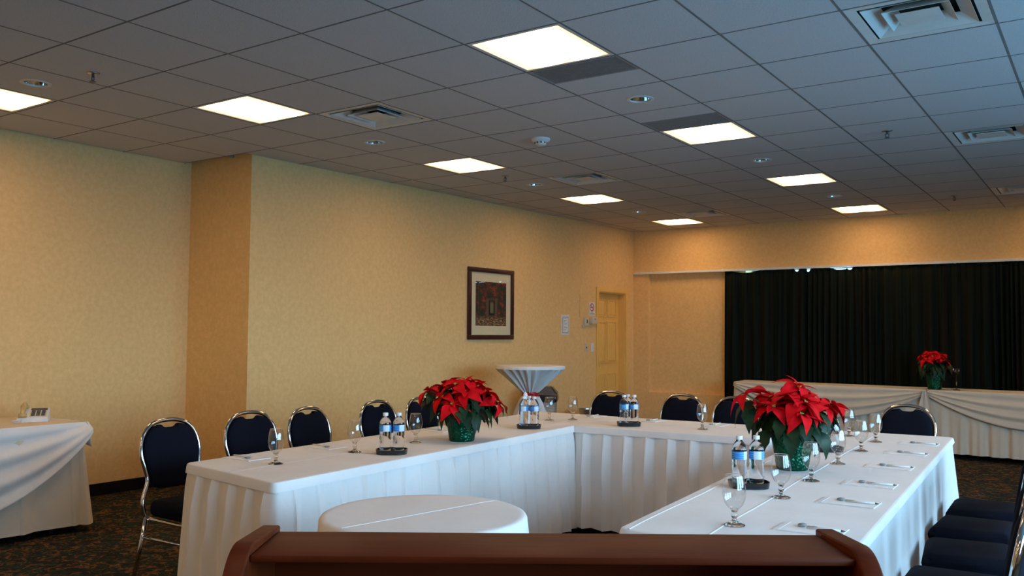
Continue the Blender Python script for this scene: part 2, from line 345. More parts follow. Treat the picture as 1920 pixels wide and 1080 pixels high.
# door with six panels, deep in its jamb
dr = link('door_1', None); dr.matrix_world = WM; dr['kind'] = 'structure'
dm = MB().box(D0+0.02, D1-0.02, -0.14, -0.10, 0.01, DH-0.02); leaf = dm.build('door_leaf', 'door_paint', dr)
dw = D1-D0-0.04; DOORMOULD = []
for c in (0, 1):
    for z0, z1 in ((1.66, 1.88), (0.98, 1.56), (0.22, 0.80)):
        x0 = D0+0.02+dw*(0.13+0.42*c); x1 = x0+dw*0.32
        pm = MB(); q = 0.022
        pm.add([(x0, -0.10, z0), (x1, -0.10, z0), (x1, -0.10, z1), (x0, -0.10, z1), (x0+q, -0.088, z0+q), (x1-q, -0.088, z0+q), (x1-q, -0.088, z1-q), (x0+q, -0.088, z1-q)],
               [(0, 1, 5, 4), (1, 2, 6, 5), (2, 3, 7, 6), (3, 0, 4, 7), (4, 5, 6, 7)])
        pn = pm.build('panel', 'door_paint', leaf)
        w_ = 0.016; md = MB().box(x0-w_, x1+w_, -0.10, -0.086, z0-w_, z0).box(x0-w_, x1+w_, -0.10, -0.086, z1, z1+w_).box(x0-w_, x0, -0.10, -0.086, z0, z1).box(x1, x1+w_, -0.10, -0.086, z0, z1)
        md.v = [(a_, b_, c_) for a_, b_, c_ in md.v]; DOORMOULD.append(md)
for md in DOORMOULD: md.build('moulding', 'door_paint', leaf)
kb = MB().lathe([(0.0, 0), (0.026, 0), (0.026, 0.006), (0.010, 0.010), (0.010, 0.03), (0.024, 0.038), (0.027, 0.05), (0.02, 0.062), (0, 0.065)], 14)
k_ = kb.build('door_handle', 'dark_grey', leaf, True); k_.rotation_euler = (-PI/2, 0, 0); k_.location = (D0+0.085, -0.10, 0.93)
cs = MB().box(D0-0.065, D0, -0.0, 0.018, 0, DH+0.065, WM).box(D1, D1+0.065, 0, 0.018, 0, DH+0.065, WM).box(D0, D1, 0, 0.018, DH, DH+0.065, WM)
struct('trim_1', cs, 'door_paint')
jm = MB().box(D0, D0+0.018, -0.16, 0.0, 0, DH, WM).box(D1-0.018, D1, -0.16, 0.0, 0, DH, WM).box(D0, D1, -0.16, 0.0, DH-0.018, DH, WM)
struct('trim_2', jm, 'door_paint')

# ------------------------------------------------------------------ ceiling: slab, tee grid, tiles, lights, vents
ceil = struct('ceiling', MB().box(X_NEAR-0.15, ROOM_X1+0.15, Y_BACK-0.15, Y_FAR+0.3, CZ+0.10, CZ+0.2), 'void_shade')
for j in range(-7, 9):
    x = GX0+j*GX
    if x < X_NEAR+0.02 or x > ROOM_X1: continue
    MB().box(x-0.0050, x+0.0050, Y_BACK, Y_FAR, CZ-0.0010, CZ+0.036).build('tee_bar', 'tee_metal_shaded', ceil)
for i in range(-11, 14):
    y = GY0+i*GY
    if y > Y_FAR or y < Y_BACK: continue
    MB().box(X_NEAR, ROOM_X1, y-0.0048, y+0.0048, CZ-0.0008, CZ+0.035).build('tee_bar', 'tee_metal_shaded', ceil)
LIGHTS = [(0, -4), (4, -4), (8, -4), (12, -4), (0, 0), (4, 0), (8, 0), (12, 0), (4, 4), (0, 4), (8, 4), (12, 4), (-2, -6)]+[(i, j) for i in (-7, -10) for j in (-6, -3, 0, 3)]
VENTS = [(1, -3), (6, -3), (11, -3), (1, 3), (6, 3), (11, 3)]
GRILLES = {(1, 0): 0, (3, 0): 1}
DOWN = [(-2, -5), (2, -4), (6, -4), (10, -4), (2, 0), (6, 0), (10, 0)]
G_ = 0.0056
def tile_mesh(w, h):
    mb = MB(); b = 0.0012
    mb.add([(G_, G_, 0.02), (w-G_, G_, 0.02), (w-G_, h-G_, 0.02), (G_, h-G_, 0.02), (G_, G_, b), (w-G_, G_, b), (w-G_, h-G_, b), (G_, h-G_, b),
            (G_+b, G_+b, 0), (w-G_-b, G_+b, 0), (w-G_-b, h-G_-b, 0), (G_+b, h-G_-b, 0)],
           [(0, 1, 2, 3), (0, 4, 5, 1), (1, 5, 6, 2), (2, 6, 7, 3), (3, 7, 4, 0), (4, 8, 9, 5), (5, 9, 10, 6), (6, 10, 11, 7), (7, 11, 8, 4), (8, 11, 10, 9)])
    return mb
def hole_tile(w, h, R):
    mb = MB(); vs = []; n = 24
    def sq(a):
        c, s_ = math.cos(a), math.sin(a); k = 1/max(abs(c), abs(s_)); return (w/2+c*k*(w/2-G_), h/2+s_*k*(h/2-G_))
    for z in (0, 0.02):
        for k in range(n):
            a = 2*PI*(k+0.5)/n+PI/4-PI/n; vs.append((*sq(a), z)); vs.append((w/2+R*math.cos(a), h/2+R*math.sin(a), z))
    fs = []
    for k in range(n):
        j = (k+1) % n
        fs += [(2*k, 2*j, 2*j+1, 2*k+1), (2*n+2*k, 2*n+2*k+1, 2*n+2*j+1, 2*n+2*j), (2*k+1, 2*j+1, 2*n+2*j+1, 2*n+2*k+1), (2*k, 2*n+2*k, 2*n+2*j, 2*j)]
    mb.add(vs, fs); return mb
TILE = tile_mesh(GX, GY).mesh('ceiling_tile', 'ceiling_tile'); HOLE = hole_tile(GX, GY, 0.075).mesh('ceiling_tile_cut', 'ceiling_tile')
HALF = tile_mesh(GX, GY/2).mesh('ceiling_tile_half', 'ceiling_tile')
def step_x(i): return A.x if GY0+(i+0.5)*GY > Y_STEP else X_NEAR
rest = MB()
for i in range(-11, 14):
    for j in range(-8, 9):
        x, y = GX0+j*GX, GY0+i*GY
        if (i, j) in LIGHTS or (i, j) in VENTS: continue
        x0 = max(x, step_x(i)+0.0); x1 = min(x+GX, ROOM_X1); y0 = max(y, Y_BACK); y1 = min(y+GY, Y_FAR)
        if x1-x0 < 0.03 or y1-y0 < 0.03: continue
        if (i, j) in GRILLES:
            o = link('tile', HALF, ceil, (x, y+(GY/2 if GRILLES[(i, j)] == 0 else 0), CZ)); continue
        if (i, j) in DOWN: link('tile', HOLE, ceil, (x, y, CZ)); continue
        full = abs(x1-x0-GX) < 1e-6 and abs(y1-y0-GY) < 1e-6
        hidden = i < -4 or j > 5
        if hidden:
            t = tile_mesh(x1-x0, y1-y0); rest.add([(a+x0, b+y0, c+CZ) for a, b, c in t.v], t.f)
        elif full: link('tile', TILE, ceil, (x, y, CZ))
        else: tile_mesh(x1-x0, y1-y0).build('tile', 'ceiling_tile', ceil).location = (x0, y0, CZ)
o = rest.build('tile', 'ceiling_tile', ceil); o['kind'] = 'stuff'

def light_panel(i, j, label):
    t = thing('ceiling_light', label, 'ceiling light', (GX0+(j+0.5)*GX, GY0+(i+0.5)*GY, CZ), 0, 'square light panels in the ceiling')
    a, b = GX/2-0.008, GY/2-0.008; k = 0.022
    f = MB().box(-a, a, -b, -b+k, 0, 0.016).box(-a, a, b-k, b, 0, 0.016).box(-a, -a+k, -b+k, b-k, 0, 0.016).box(a-k, a, -b+k, b-k, 0, 0.016)
    f.build('frame', 'vent_paint', t)
    MB().box(-a, a, -b, b, 0.03, 0.09).build('housing', 'white_paint', t)
    MB().box(-a+k, a-k, -b+k, b-k, 0.006, 0.012).build('diffuser', 'light_panel', t)
LL = {(0, -4): 'lit square ceiling panel over the corner where the left wall steps in', (4, -4): 'lit square ceiling panel between the near left vent and the second left vent', (8, -4): 'lit square ceiling panel in the left row, third along the wall with the picture',
      (12, -4): 'small lit square ceiling panel farthest down the left row by the far wall', (0, 0): 'largest lit square ceiling panel with a dark grille along its far edge', (4, 0): 'lit square ceiling panel with a dark grille along its near edge',
      (8, 0): 'lit square ceiling panel in the middle row, third from the camera', (12, 0): 'lit square ceiling panel farthest along the middle row, nearest the dark curtain', (4, 4): 'lit ceiling panel cut by the right edge of the photo', (-2, -6): 'lit ceiling panel cut by the left edge of the photo',
      (0, 4): 'lit ceiling panel outside the view nearest the windows and the lectern', (8, 4): 'lit ceiling panel outside the view beyond the right edge, third row', (12, 4): 'lit ceiling panel outside the view by the far window corner'}
for i in (-7, -10):
    for j, w_ in ((-6, 'by the left wall'), (-3, 'left of the middle'), (0, 'right of the middle'), (3, 'by the windows')):
        LL[(i, j)] = 'lit ceiling panel behind the camera %s, %s' % (w_, 'nearer row' if i == -7 else 'row at the back wall')
for ij in LIGHTS: light_panel(*ij, LL[ij])

def vent(i, j, label):
    t = thing('ceiling_vent', label, 'vent', (GX0+(j+0.5)*GX, GY0+(i+0.5)*GY, CZ), 0, 'square supply air diffusers in the ceiling')
    def ring(h0, z0, h1, z1, th=0.003):
        q = MB(); vs = []
        for h, z in ((h0, z0), (h1, z1), (h1, z1+th), (h0, z0+th)):
            vs += [(-h, -h, z), (h, -h, z), (h, h, z), (-h, h, z)]
        fs = []
        for a in range(4):
            for k in range(4): fs.append((a*4+k, a*4+(k+1) % 4, ((a+1) % 4)*4+(k+1) % 4, ((a+1) % 4)*4+k))
        return q.add(vs, fs)
    ring(0.296, 0.0, 0.245, 0.004).build('frame', 'vent_paint', t)
    MB().box(-0.29, 0.29, -0.29, 0.29, 0.088, 0.092).build('duct_box', 'void_shade', t)
    ring(0.243, 0.006, 0.205, 0.055).build('throat', 'void_shade', t)  # coloured dark for the shade up inside the diffuser
    ring(0.232, 0.001, 0.160, 0.045).build('louvre', 'vent_paint', t)
    ring(0.150, 0.001, 0.095, 0.045).build('louvre', 'vent_paint', t)
    MB().box(-0.098, 0.098, -0.098, 0.098, 0.0, 0.003).build('center_plate', 'vent_paint', t)
    return t
VL = {(1, -3): 'square ceiling vent beside the lit panel near the stepped wall corner', (6, -3): 'small square ceiling vent straight above and right of the framed picture', (11, -3): 'farthest left ceiling vent next to the last small lit panel',
      (1, 3): 'large bluish square vent at the top right of the ceiling', (6, 3): 'square ceiling vent at the right edge below the large bluish one', (11, 3): 'small dark ceiling vent at the right edge just above the curtain wall'}
for ij in VENTS: vent(*ij, VL[ij])
for (i, j), side in GRILLES.items():
    y = GY0+i*GY+(0 if side == 0 else GY/2)
    t = thing('return_grille', 'dark ribbed grille strip on the far edge of the largest ceiling light' if side == 0 else 'dark ribbed grille strip on the near edge of a ceiling light', 'grille', (GX0+(j+0.5)*GX, y+GY/4, CZ), 0, 'ribbed return grilles beside lights')
    a, b = GX/2-0.006, GY/4-0.006
    MB().box(-a, a, -b, -b+0.014, 0, 0.02).box(-a, a, b-0.014, b, 0, 0.02).box(-a, -a+0.014, -b+0.014, b-0.014, 0, 0.02).box(a-0.014, a, -b+0.014, b-0.014, 0, 0.02).build('frame', 'grey_plastic', t)
    sl = MB()
    for k in range(18):
        yy = -b+0.014+(2*b-0.028)*(k+0.5)/18; sl.box(-a+0.014, a-0.014, yy-0.0035, yy+0.0035, 0.002, 0.016)
    tag(sl.build('slats', 'grey_plastic', t), kind='stuff')
    MB().box(-a, a, -b, b, 0.03, 0.034).build('backing', 'void_shade', t)
DLL = {(-2, -5): 'chrome recessed downlight nearest the left edge of the photo', (2, -4): 'chrome recessed downlight between the two nearest left light panels', (6, -4): 'small chrome downlight in the left row above the framed picture', (10, -4): 'tiny chrome downlight beside the farthest left light panel',
       (2, 0): 'largest chrome recessed downlight between the two grille lights', (6, 0): 'chrome recessed downlight in the middle row, second from the camera', (10, 0): 'small chrome downlight in the middle row, farthest of three'}
for (i, j) in DOWN:
    t = thing('downlight', DLL[(i, j)], 'downlight', (GX0+(j+0.5)*GX, GY0+(i+0.5)*GY, CZ), 0, 'round recessed downlights')
    MB().lathe([(0.092, 0.0), (0.092, -0.003), (0.070, -0.005), (0.068, 0.004)], 28).build('trim_ring', 'vent_paint', t, True, 0.6)
    MB().lathe([(0.069, 0.002), (0.062, 0.05), (0.048, 0.10), (0.040, 0.10)], 28).build('reflector', 'chrome', t, True)
    MB().lathe([(0.0, 0.055), (0.022, 0.06), (0.036, 0.085), (0.040, 0.12)], 16).build('lamp', 'white_plastic', t, True)
    MB().lathe([(0.074, 0.021), (0.074, 0.0995)], 20).build('can', 'void_shade', t, True)
for x, y, lab in [(-5.08, 2.85, 'small dark sprinkler head near the top left downlight'), (-4.96, 7.05, 'tiny sprinkler head beside the second left light panel'), (-1.39, 7.05, 'small brass sprinkler head on the blue lit tiles at right'), (-1.43, 10.76, 'tiny sprinkler head near the far end of the ceiling at right')]:
    t = thing('sprinkler_head', lab, 'sprinkler', (x, y, CZ), 0, 'ceiling sprinkler heads')
    MB().lathe([(0.0, -0.001), (0.036, -0.001), (0.040, 0.0), (0.030, -0.006), (0.014, -0.009), (0.0, -0.009)], 18).build('escutcheon', 'steel', t, True)
    MB().tube([(0, 0, -0.008), (0, 0, -0.026)], 0.008, 8).tube([(-0.013, 0, -0.02), (-0.011, 0, -0.043), (0, 0, -0.05), (0.011, 0, -0.043), (0.013, 0, -0.02)], 0.003, 6).build('body', 'dark_grey', t, True)
    MB().lathe([(0.0, -0.052), (0.019, -0.052), (0.019, -0.055), (0, -0.055)], 12).build('deflector', 'dark_grey', t)
t = thing('smoke_detector', 'round white smoke detector on the ceiling left of the grille light', 'detector', (-3.76, 5.84, CZ))
MB().lathe([(0.0, 0), (0.075, 0), (0.075, -0.012), (0.066, -0.022), (0.05, -0.030)], 28).build('base', 'white_plastic', t, True, 0.7)
MB().lathe([(0.05, -0.030), (0.047, -0.045), (0.03, -0.055), (0.0, -0.057)], 24).build('sensor_dome', 'white_plastic', t, True)
vt = MB()
for k in range(10):
    a = 2*PI*k/10; vt.box(-0.006, 0.006, 0.044, 0.052, -0.043, -0.031, Matrix.Rotation(a, 4, 'Z'))
tag(vt.build('vent_slots', 'dark_grey', t), kind='stuff')

# ------------------------------------------------------------------ curtain and its track
t = thing('curtain_track', 'thin white curtain track along the top of the far wall recess', 'curtain track', (0, Y_FAR, 2.312))
MB().box(-6.02, ROOM_X1-0.3, -0.045, -0.002, -0.012, 0.018).build('rail', 'white_paint', t)
cb_ = MB()
for x in (-5.9, -4.6, -3.1, -1.6, -0.1, 1.3): cb_.box(x-0.012, x+0.012, -0.05, 0.0, -0.016, 0.024)
tag(cb_.build('brackets', 'white_paint', t), kind='stuff')
cx0, cx1, ctop, cbot = -4.585, 1.75, 2.302, 0.10
n = 900; rows = 14; mb = MB()
rnd = random.Random(3); ph = [0.0]
for k in range(n): ph.append(ph[-1]+(cx1-cx0)/n*2*PI/(0.13+0.05*math.sin(k*0.021)+0.035*math.sin(k*0.057+1)))
def gap(x):       # shallow sags of the heading, where daylight shows above the cloth
    s_ = 0.0
    for c_, w_, d_ in ((-4.28, 0.20, 0.030), (-3.56, 0.03, 0.035), (-3.40, 0.03, 0.045), (-2.98, 0.14, 0.028), (-2.86, 0.04, 0.035)):
        s_ = max(s_, d_*max(0.0, 1-((x-c_)/w_)**2))
    return s_
for r_ in range(rows+1):
    v_ = r_/rows
    for k in range(n+1):
        x = cx0+(cx1-cx0)*k/n; amp = 0.016+0.022*min(1, v_*2.5)
        y = Y_FAR+0.0-0.0+amp*math.sin(ph[k])+0.012*math.sin(ph[k]*0.37+2)*v_
        z = ctop-gap(x)*(1-v_)-(ctop-cbot)*v_
        mb.v.append((x+0.006*math.sin(ph[k]*2)*v_, min(y, Y_FAR+0.06)-(0.05 if v_ > 0.8 else 0.05*v_/0.8), z))
for r_ in range(rows):
    for k in range(n):
        a = r_*(n+1)+k; mb.f.append((a, a+1, a+n+2, a+n+1))
cu = mb.build('curtain', 'curtain', None, True)
tag(cu, 'dark bottle green pleated curtain hanging across the far wall behind the head table', 'curtain')
so = cu.modifiers.new('thickness', 'SOLIDIFY'); so.thickness = 0.003

# ------------------------------------------------------------------ cloth helpers
def rounded_path(poly, r=0.03, step_=0.012, closed=True):
    P = [Vector((p[0], p[1])) for p in poly]; out = []; m_ = len(P)
    for i in range(m_):
        if not closed and i in (0, m_-1): out.append(P[i]); continue
        a, b, c = P[i-1], P[i], P[(i+1) % m_]; d0 = (a-b).normalized(); d1 = (c-b).normalized()
        s0, s1 = b+d0*r, b+d1*r
        for k in range(7):
            t_ = k/6; out.append(s0*(1-t_)**2+b*2*t_*(1-t_)+s1*t_**2)
    res = []; m_ = len(out)
    for i in range(m_ if closed else m_-1):
        a, b = out[i], out[(i+1) % m_]; k = max(1, int((b-a).length/step_))
        for q in range(k): res.append(a+(b-a)*q/k)
    if not closed: res.append(out[-1])
    return res
def normals2(P, closed=True):
    n_ = len(P); out = []
    for i in range(n_):
        a = P[i-1] if (i or closed) else P[i]; b = P[(i+1) % n_] if (i < n_-1 or closed) else P[i]
        d = (b-a).normalized(); out.append(Vector((d.y, -d.x)))
    return out      # outward for counter-clockwise paths
def skirt_mesh(path, z0, z1, fold, rows=9, closed=True, hem=None):
    """cloth hanging from z0 to z1 along path; fold(s, t, i) = outward offset"""
    NN = normals2(path, closed); n_ = len(path); mb = MB(); S = [0]
    for i in range(1, n_): S.append(S[-1]+(path[i]-path[i-1]).length)
    for r_ in range(rows+1):
        t_ = r_/rows
        for i in range(n_):
            o_ = fold(S[i], t_, path[i]); p = path[i]+NN[i]*o_
            zb = z1 if hem is None else hem(S[i], path[i])
            mb.v.append((p.x, p.y, z0+(zb-z0)*t_))
    for r_ in range(rows):
        for i in range(n_ if closed else n_-1):
            j = (i+1) % n_; mb.f.append((r_*n_+i, r_*n_+j, (r_+1)*n_+j, (r_+1)*n_+i))
    return mb
def pleat(period, a0, a1, seed=0, flare=0.02):
    rn = random.Random(seed); ks = [rn.uniform(0.75, 1.2) for _ in range(400)]
    def f(s_, t_, p):
        k = int(s_/period); u = s_/period-k
        w_ = 0.56+0.10*t_                     # the slanted face narrows towards the hem
        if u < w_: h = 0.12+0.62*u/w_
        elif u < w_+0.03: h = 0.74+0.26*(u-w_)/0.03      # pressed edge lapping over
        elif u < 0.97: h = 1.0-0.92*(u-w_-0.03)/(0.94-w_)
        else: h = 0.08+0.04*(u-0.97)/0.03
        return flare*t_+(a0+(a1-a0)*t_**0.55)*h*ks[k % 400]+0.006*t_*math.sin(s_*3.1+seed)
    return f
def softfold(period, amp, seed=0, flare=0.03):
    def f(s_, t_, p):
        return flare*t_+amp*t_**1.2*(0.6*math.sin(2*PI*s_/period+seed)+0.4*math.sin(2*PI*s_/(period*0.53)+seed*2+1)+0.3)
    return f
def top_mesh(poly, z, band=0.045, off=0.004, crease=None, r=0.03, rings=((0, 0), (0.006, -0.003), (0.009, -0.010))):
    path = rounded_path(poly, r); NN = normals2(path); n_ = len(path); mb = MB()
    prof = [(-0.004, 0.0)]+[(o_, dz) for o_, dz in rings]+[(0.010+off, -band)]
    for o_, dz in prof:
        for i in range(n_): p = path[i]+NN[i]*o_; mb.v.append((p.x, p.y, z+dz))
    for a in range(len(prof)-1):
        for i in range(n_):
            j = (i+1) % n_; mb.f.append((a*n_+i, a*n_+j, (a+1)*n_+j, (a+1)*n_+i))
    mb.f.append(tuple(range(n_)))
    for c in crease or []:       # pressed fold standing slightly proud
        a, b = Vector(c[0]), Vector(c[1]); d = (b-a).normalized(); nn = Vector((-d.y, d.x))*c[2]; k = 24
        vs = []
        for q in range(k+1):
            p = a+(b-a)*q/k; p = p+Vector((-d.y, d.x))*(0.004*math.sin(q*0.9)); vs += [(p.x-nn.x, p.y-nn.y, z+0.0002), (p.x, p.y, z+c[3]), (p.x+nn.x, p.y+nn.y, z+0.0002)]
        mb.add(vs, [f_ for q in range(k) for f_ in ((3*q, 3*q+1, 3*q+4, 3*q+3), (3*q+1, 3*q+2, 3*q+5, 3*q+4))])
    return mb, path
def lerp2(a, b, t_): return (a[0]+(b[0]-a[0])*t_, a[1]+(b[1]-a[1])*t_)
def inset_quad(q, d):
    c = Vector((sum(p[0] for p in q)/len(q), sum(p[1] for p in q)/len(q))); out = []
    for p in q: v_ = Vector(p)-c; out.append(tuple(c+v_*(1-d/v_.length)))
    return out
def table_core(t, quad, z, base):
    q = inset_quad(quad, 0.03); mb = MB()
    vs = [(x-base[0], y-base[1], zz) for zz in (z-0.028, z-0.006) for x, y in q]
    mb.add(vs, [(3, 2, 1, 0), (4, 5, 6, 7), (0, 1, 5, 4), (1, 2, 6, 5), (2, 3, 7, 6), (3, 0, 4, 7)]).build('table_top', 'oak_edge', t)
    for x, y in inset_quad(quad, 0.18): MB().tube([(x-base[0], y-base[1], 0), (x-base[0], y-base[1], z-0.028)], 0.014, 8).build('leg', 'dark_grey', t, True)
TZ = 0.75
def table_root(name, quad, label, cat='table', group=None):
    c = (sum(p[0] for p in quad)/4, sum(p[1] for p in quad)/4)
    return thing(name, label, cat, (c[0], c[1], 0), 0, group), c
def rel(q, c): return [(p[0]-c[0], p[1]-c[1]) for p in q]

# ------------------------------------------------------------------ the U of conference tables
QL = [(-3.765, 2.649), (-2.982, 2.534), (-3.195, 6.11), (-3.930, 6.09)]
QB = [(-3.150, 5.330), (-1.805, 5.43), (-1.780, 6.19), (-3.185, 6.11)]
QR = [(-1.375, 2.640), (-0.655, 2.60), (-0.864, 6.226), (-1.640, 6.17)]
t, c = table_root('skirted_table', QL, 'long white table with pleated skirt, left arm of the U', 'table', 'tables of the U')
q = rel(QL, c); table_core(t, q, TZ, (0, 0))
cl, path = top_mesh(q, TZ, crease=[(lerp2(q[0], q[1], 0.52), lerp2(q[3], q[2], 0.52), 0.006, 0.0022), (lerp2(q[0], q[3], 0.5), lerp2(q[1], q[2], 0.5), 0.005, 0.0015)])
cl.build('tablecloth', 'cloth', t, True, 0.7)
# the skirt stops where the back arm of the U butts on
sp_ = rounded_path([(-3.170-c[0], 5.36-c[1]), (q[2][0]+0.005, q[2][1]), q[3], q[0], q[1], (-3.148-c[0], 5.312-c[1])][1:], 0.03, 0.007, closed=False)
PL_ = pleat(0.150, 0.014, 0.075, 1, 0.0)      # pleats lie flatter on the chair side
skirt_mesh(sp_, TZ-0.04, 0.045, lambda s_, t_, p: PL_(s_, t_, p)*(0.3 if p.x < -0.2 and p.y > -1.6 else 1.0), 9, closed=False).build('skirt', 'cloth', t, True, 0.9)
t, c = table_root('skirted_table', QB, 'short white table with pleated skirt closing the far end of the U', 'table', 'tables of the U')
q = rel(QB, c); table_core(t, q, TZ, (0, 0))
cl, path = top_mesh(q, TZ-0.001, crease=[(lerp2(q[0], q[3], 0.5), lerp2(q[1], q[2], 0.5), 0.006, 0.002), (lerp2(q[0], q[1], 0.38), lerp2(q[3], q[2], 0.38), 0.005, 0.0015)])
cl.build('tablecloth', 'cloth', t, True, 0.7)
sp_ = rounded_path([(q[0][0]-0.01, q[0][1]), q[1], q[2], (q[3][0], q[3][1])], 0.03, 0.007, closed=False)
PB_ = pleat(0.155, 0.014, 0.075, 5, 0.0)
skirt_mesh(sp_, TZ-0.041, 0.055, lambda s_, t_, p: PB_(s_, t_, p)*(0.3 if p.y > 0.2 else 1.0), 9, closed=False).build('skirt', 'cloth', t, True, 0.9)
t, c = table_root('draped_table', QR, 'long white table at right under a smooth hanging cloth, right arm of the U', 'table', 'tables of the U')
q = rel(QR, c); table_core(t, q, TZ, (0, 0))
cl, path = top_mesh(q, TZ, band=0.03, crease=[(lerp2(q[0], q[1], 0.40), lerp2(q[3], q[2], 0.44), 0.0045, 0.0022), (lerp2(q[0], q[1], 0.045), lerp2(q[3], q[2], 0.045), 0.0045, 0.0022), (lerp2(q[0], q[3], 0.47), lerp2(q[1], q[2], 0.47), 0.004, 0.0012)])
cl.build('tablecloth', 'cloth', t, True, 0.7)
def rfold(s_, t_, p):
    far = max(0, p.y-1.2)/0.6; side = softfold(0.95, 0.010, 2, 0.006)(s_, t_, p)
    return side+min(1, far)*0.05*t_
sp_ = rounded_path([(q[1][0]-0.25, q[1][1]), q[1], q[2], (q[3][0]+0.02, q[3][1])], 0.035, 0.012, closed=False)
skirt_mesh(sp_, TZ-0.025, 0.05, rfold, 10, closed=False).build('cloth_drop', 'cloth', t, True)
sp_ = rounded_path([q[3], q[0], (q[1][0]-0.25, q[1][1])], 0.03, 0.007, closed=False)
skirt_mesh(sp_, TZ-0.028, 0.045, pleat(0.15, 0.008, 0.035, 9, 0.0), 9, closed=False).build('skirt', 'cloth', t, True, 0.9)

# round table in the U's mouth
RC, RR = (-2.055, 2.43), 0.362
t = thing('round_table', 'small round table under a white cloth in front of the lectern', 'table', (RC[0], RC[1], 0))
MB().lathe([(0, TZ-0.03), (RR-0.006, TZ-0.03), (RR-0.004, TZ-0.006), (0, TZ-0.006)], 48).build('table_top', 'oak_edge', t)
MB().lathe([(0.05, 0.06), (0.03, 0.10), (0.03, TZ-0.03)], 16).build('pedestal', 'dark_grey', t, True)
MB().lathe([(0.0, 0.0), (0.22, 0.0), (0.21, 0.02), (0.05, 0.06), (0.0, 0.06)], 24).build('base', 'dark_grey', t, True, 0.6)
circ = [(RR*math.cos(2*PI*k/64), RR*math.sin(2*PI*k/64)) for k in range(64)]
mb = MB(); n_ = 256; prof = [(RR-0.02, 0), (RR-0.004, 0.0), (RR+0.004, -0.004), (RR+0.009, -0.013)]
for o_, dz in prof:
    for k in range(n_): a = 2*PI*k/n_; mb.v.append((o_*math.cos(a), o_*math.sin(a), TZ+dz))
for r_ in range(1, 11):
    t_ = r_/10
    for k in range(n_):
        a = 2*PI*k/n_; o_ = RR+0.010+0.05*t_+0.035*t_*(math.sin(a*11)+0.5*math.sin(a*17+1)); mb.v.append((o_*math.cos(a), o_*math.sin(a), TZ-0.013-(TZ-0.06)*t_))
for a in range(len(prof)+9):
    for k in range(n_): j = (k+1) % n_; mb.f.append((a*n_+k, a*n_+j, (a+1)*n_+j, (a+1)*n_+k))
mb.f.append(tuple(range(n_)))
cd = Vector((0.10, 0.55)).normalized()
va = -cd*(RR-0.01); vb = cd*(RR-0.01); nn = Vector((-cd.y, cd.x))*0.003
mb.add([(va.x-nn.x, va.y-nn.y, TZ), (va.x, va.y, TZ+0.0016), (va.x+nn.x, va.y+nn.y, TZ), (vb.x-nn.x, vb.y-nn.y, TZ), (vb.x, vb.y, TZ+0.0016), (vb.x+nn.x, vb.y+nn.y, TZ)], [(0, 1, 4, 3), (1, 2, 5, 4)])
mb.build('tablecloth', 'cloth', t, True, 0.9)

# side table with swagged cloth and telephone, by the near left wall
QS = [(-6.76, 1.45), (-5.995, 1.45), (-5.985, 3.365), (-6.755, 3.40)]
t, c = table_root('swagged_side_table', QS, 'white cloth covered side table with a swagged drape beside the left wall', 'table')
q = rel(QS, c); table_core(t, q, TZ, (0, 0))
cl, path = top_mesh(q, TZ, band=0.03); cl.build('tablecloth', 'cloth_ivory', t, True, 0.7)
def sfold(s_, t_, p): return pleat(0.34, 0.004, 0.045, 4, 0.02)(s_, t_, p)+(t_*(0.06+0.34*max(0, -p.x+0.1)) if p.y > 0.925 else 0)
sp_ = rounded_path(q, 0.03, 0.009)
skirt_mesh(sp_, TZ-0.028, 0.05, sfold, 10).build('skirt', 'cloth_ivory', t, True)
# swag: overlay sweeping from the front right corner down to the left, in rounded folds
mb = MB(); nu, nv = 80, 44
fx = q[1][0]; y_hi = q[2][1]-0.0
for a in range(nu+1):
    u = a/nu; y = y_hi+0.035-(1.88)*u
    hem = 0.68-0.50*(math.sin(min(1, u/0.50)*PI/2))**0.8 if u < 0.5 else 0.18+0.50*(1-math.sin(min(1, (1-u)/0.5)*PI/2))**1.0
    for b_ in range(nv+1):
        v_ = b_/nv; z = TZ+0.004-(TZ-hem)*v_
        fold_ = math.sin((v_*3.2)*2*PI)*0.016*min(1, 5*v_)*min(1, 4*u)
        mb.v.append((fx+0.013+0.055*min(1, v_*1.6)+fold_+0.020*v_, y, z))
for a in range(nu):
    for b_ in range(nv): i_ = a*(nv+1)+b_; mb.f.append((i_, i_+1, i_+nv+2, i_+nv+1))
sw = mb.build('swag', 'cloth', t, True); so = sw.modifiers.new('thickness', 'SOLIDIFY'); so.thickness = 0.002
# end flap of the overlay folding round the corner
mb = MB(); ey = q[2][1]
for a in range(13):
    u = a/12; x = q[2][0]+0.03-0.62*u
    for b_ in range(11):
        v_ = b_/10; mb.v.append((x, ey+0.014+0.05*v_+0.012*math.sin(v_*5+u*6), TZ+0.003-(0.10+0.30*(1-u)**1.0*0.25)*v_))
for a in range(12):
    for b_ in range(10): i_ = a*11+b_; mb.f.append((i_, i_+1, i_+12, i_+11))
sw = mb.build('end_flap', 'cloth', t, True); so = sw.modifiers.new('thickness', 'SOLIDIFY'); so.thickness = 0.002

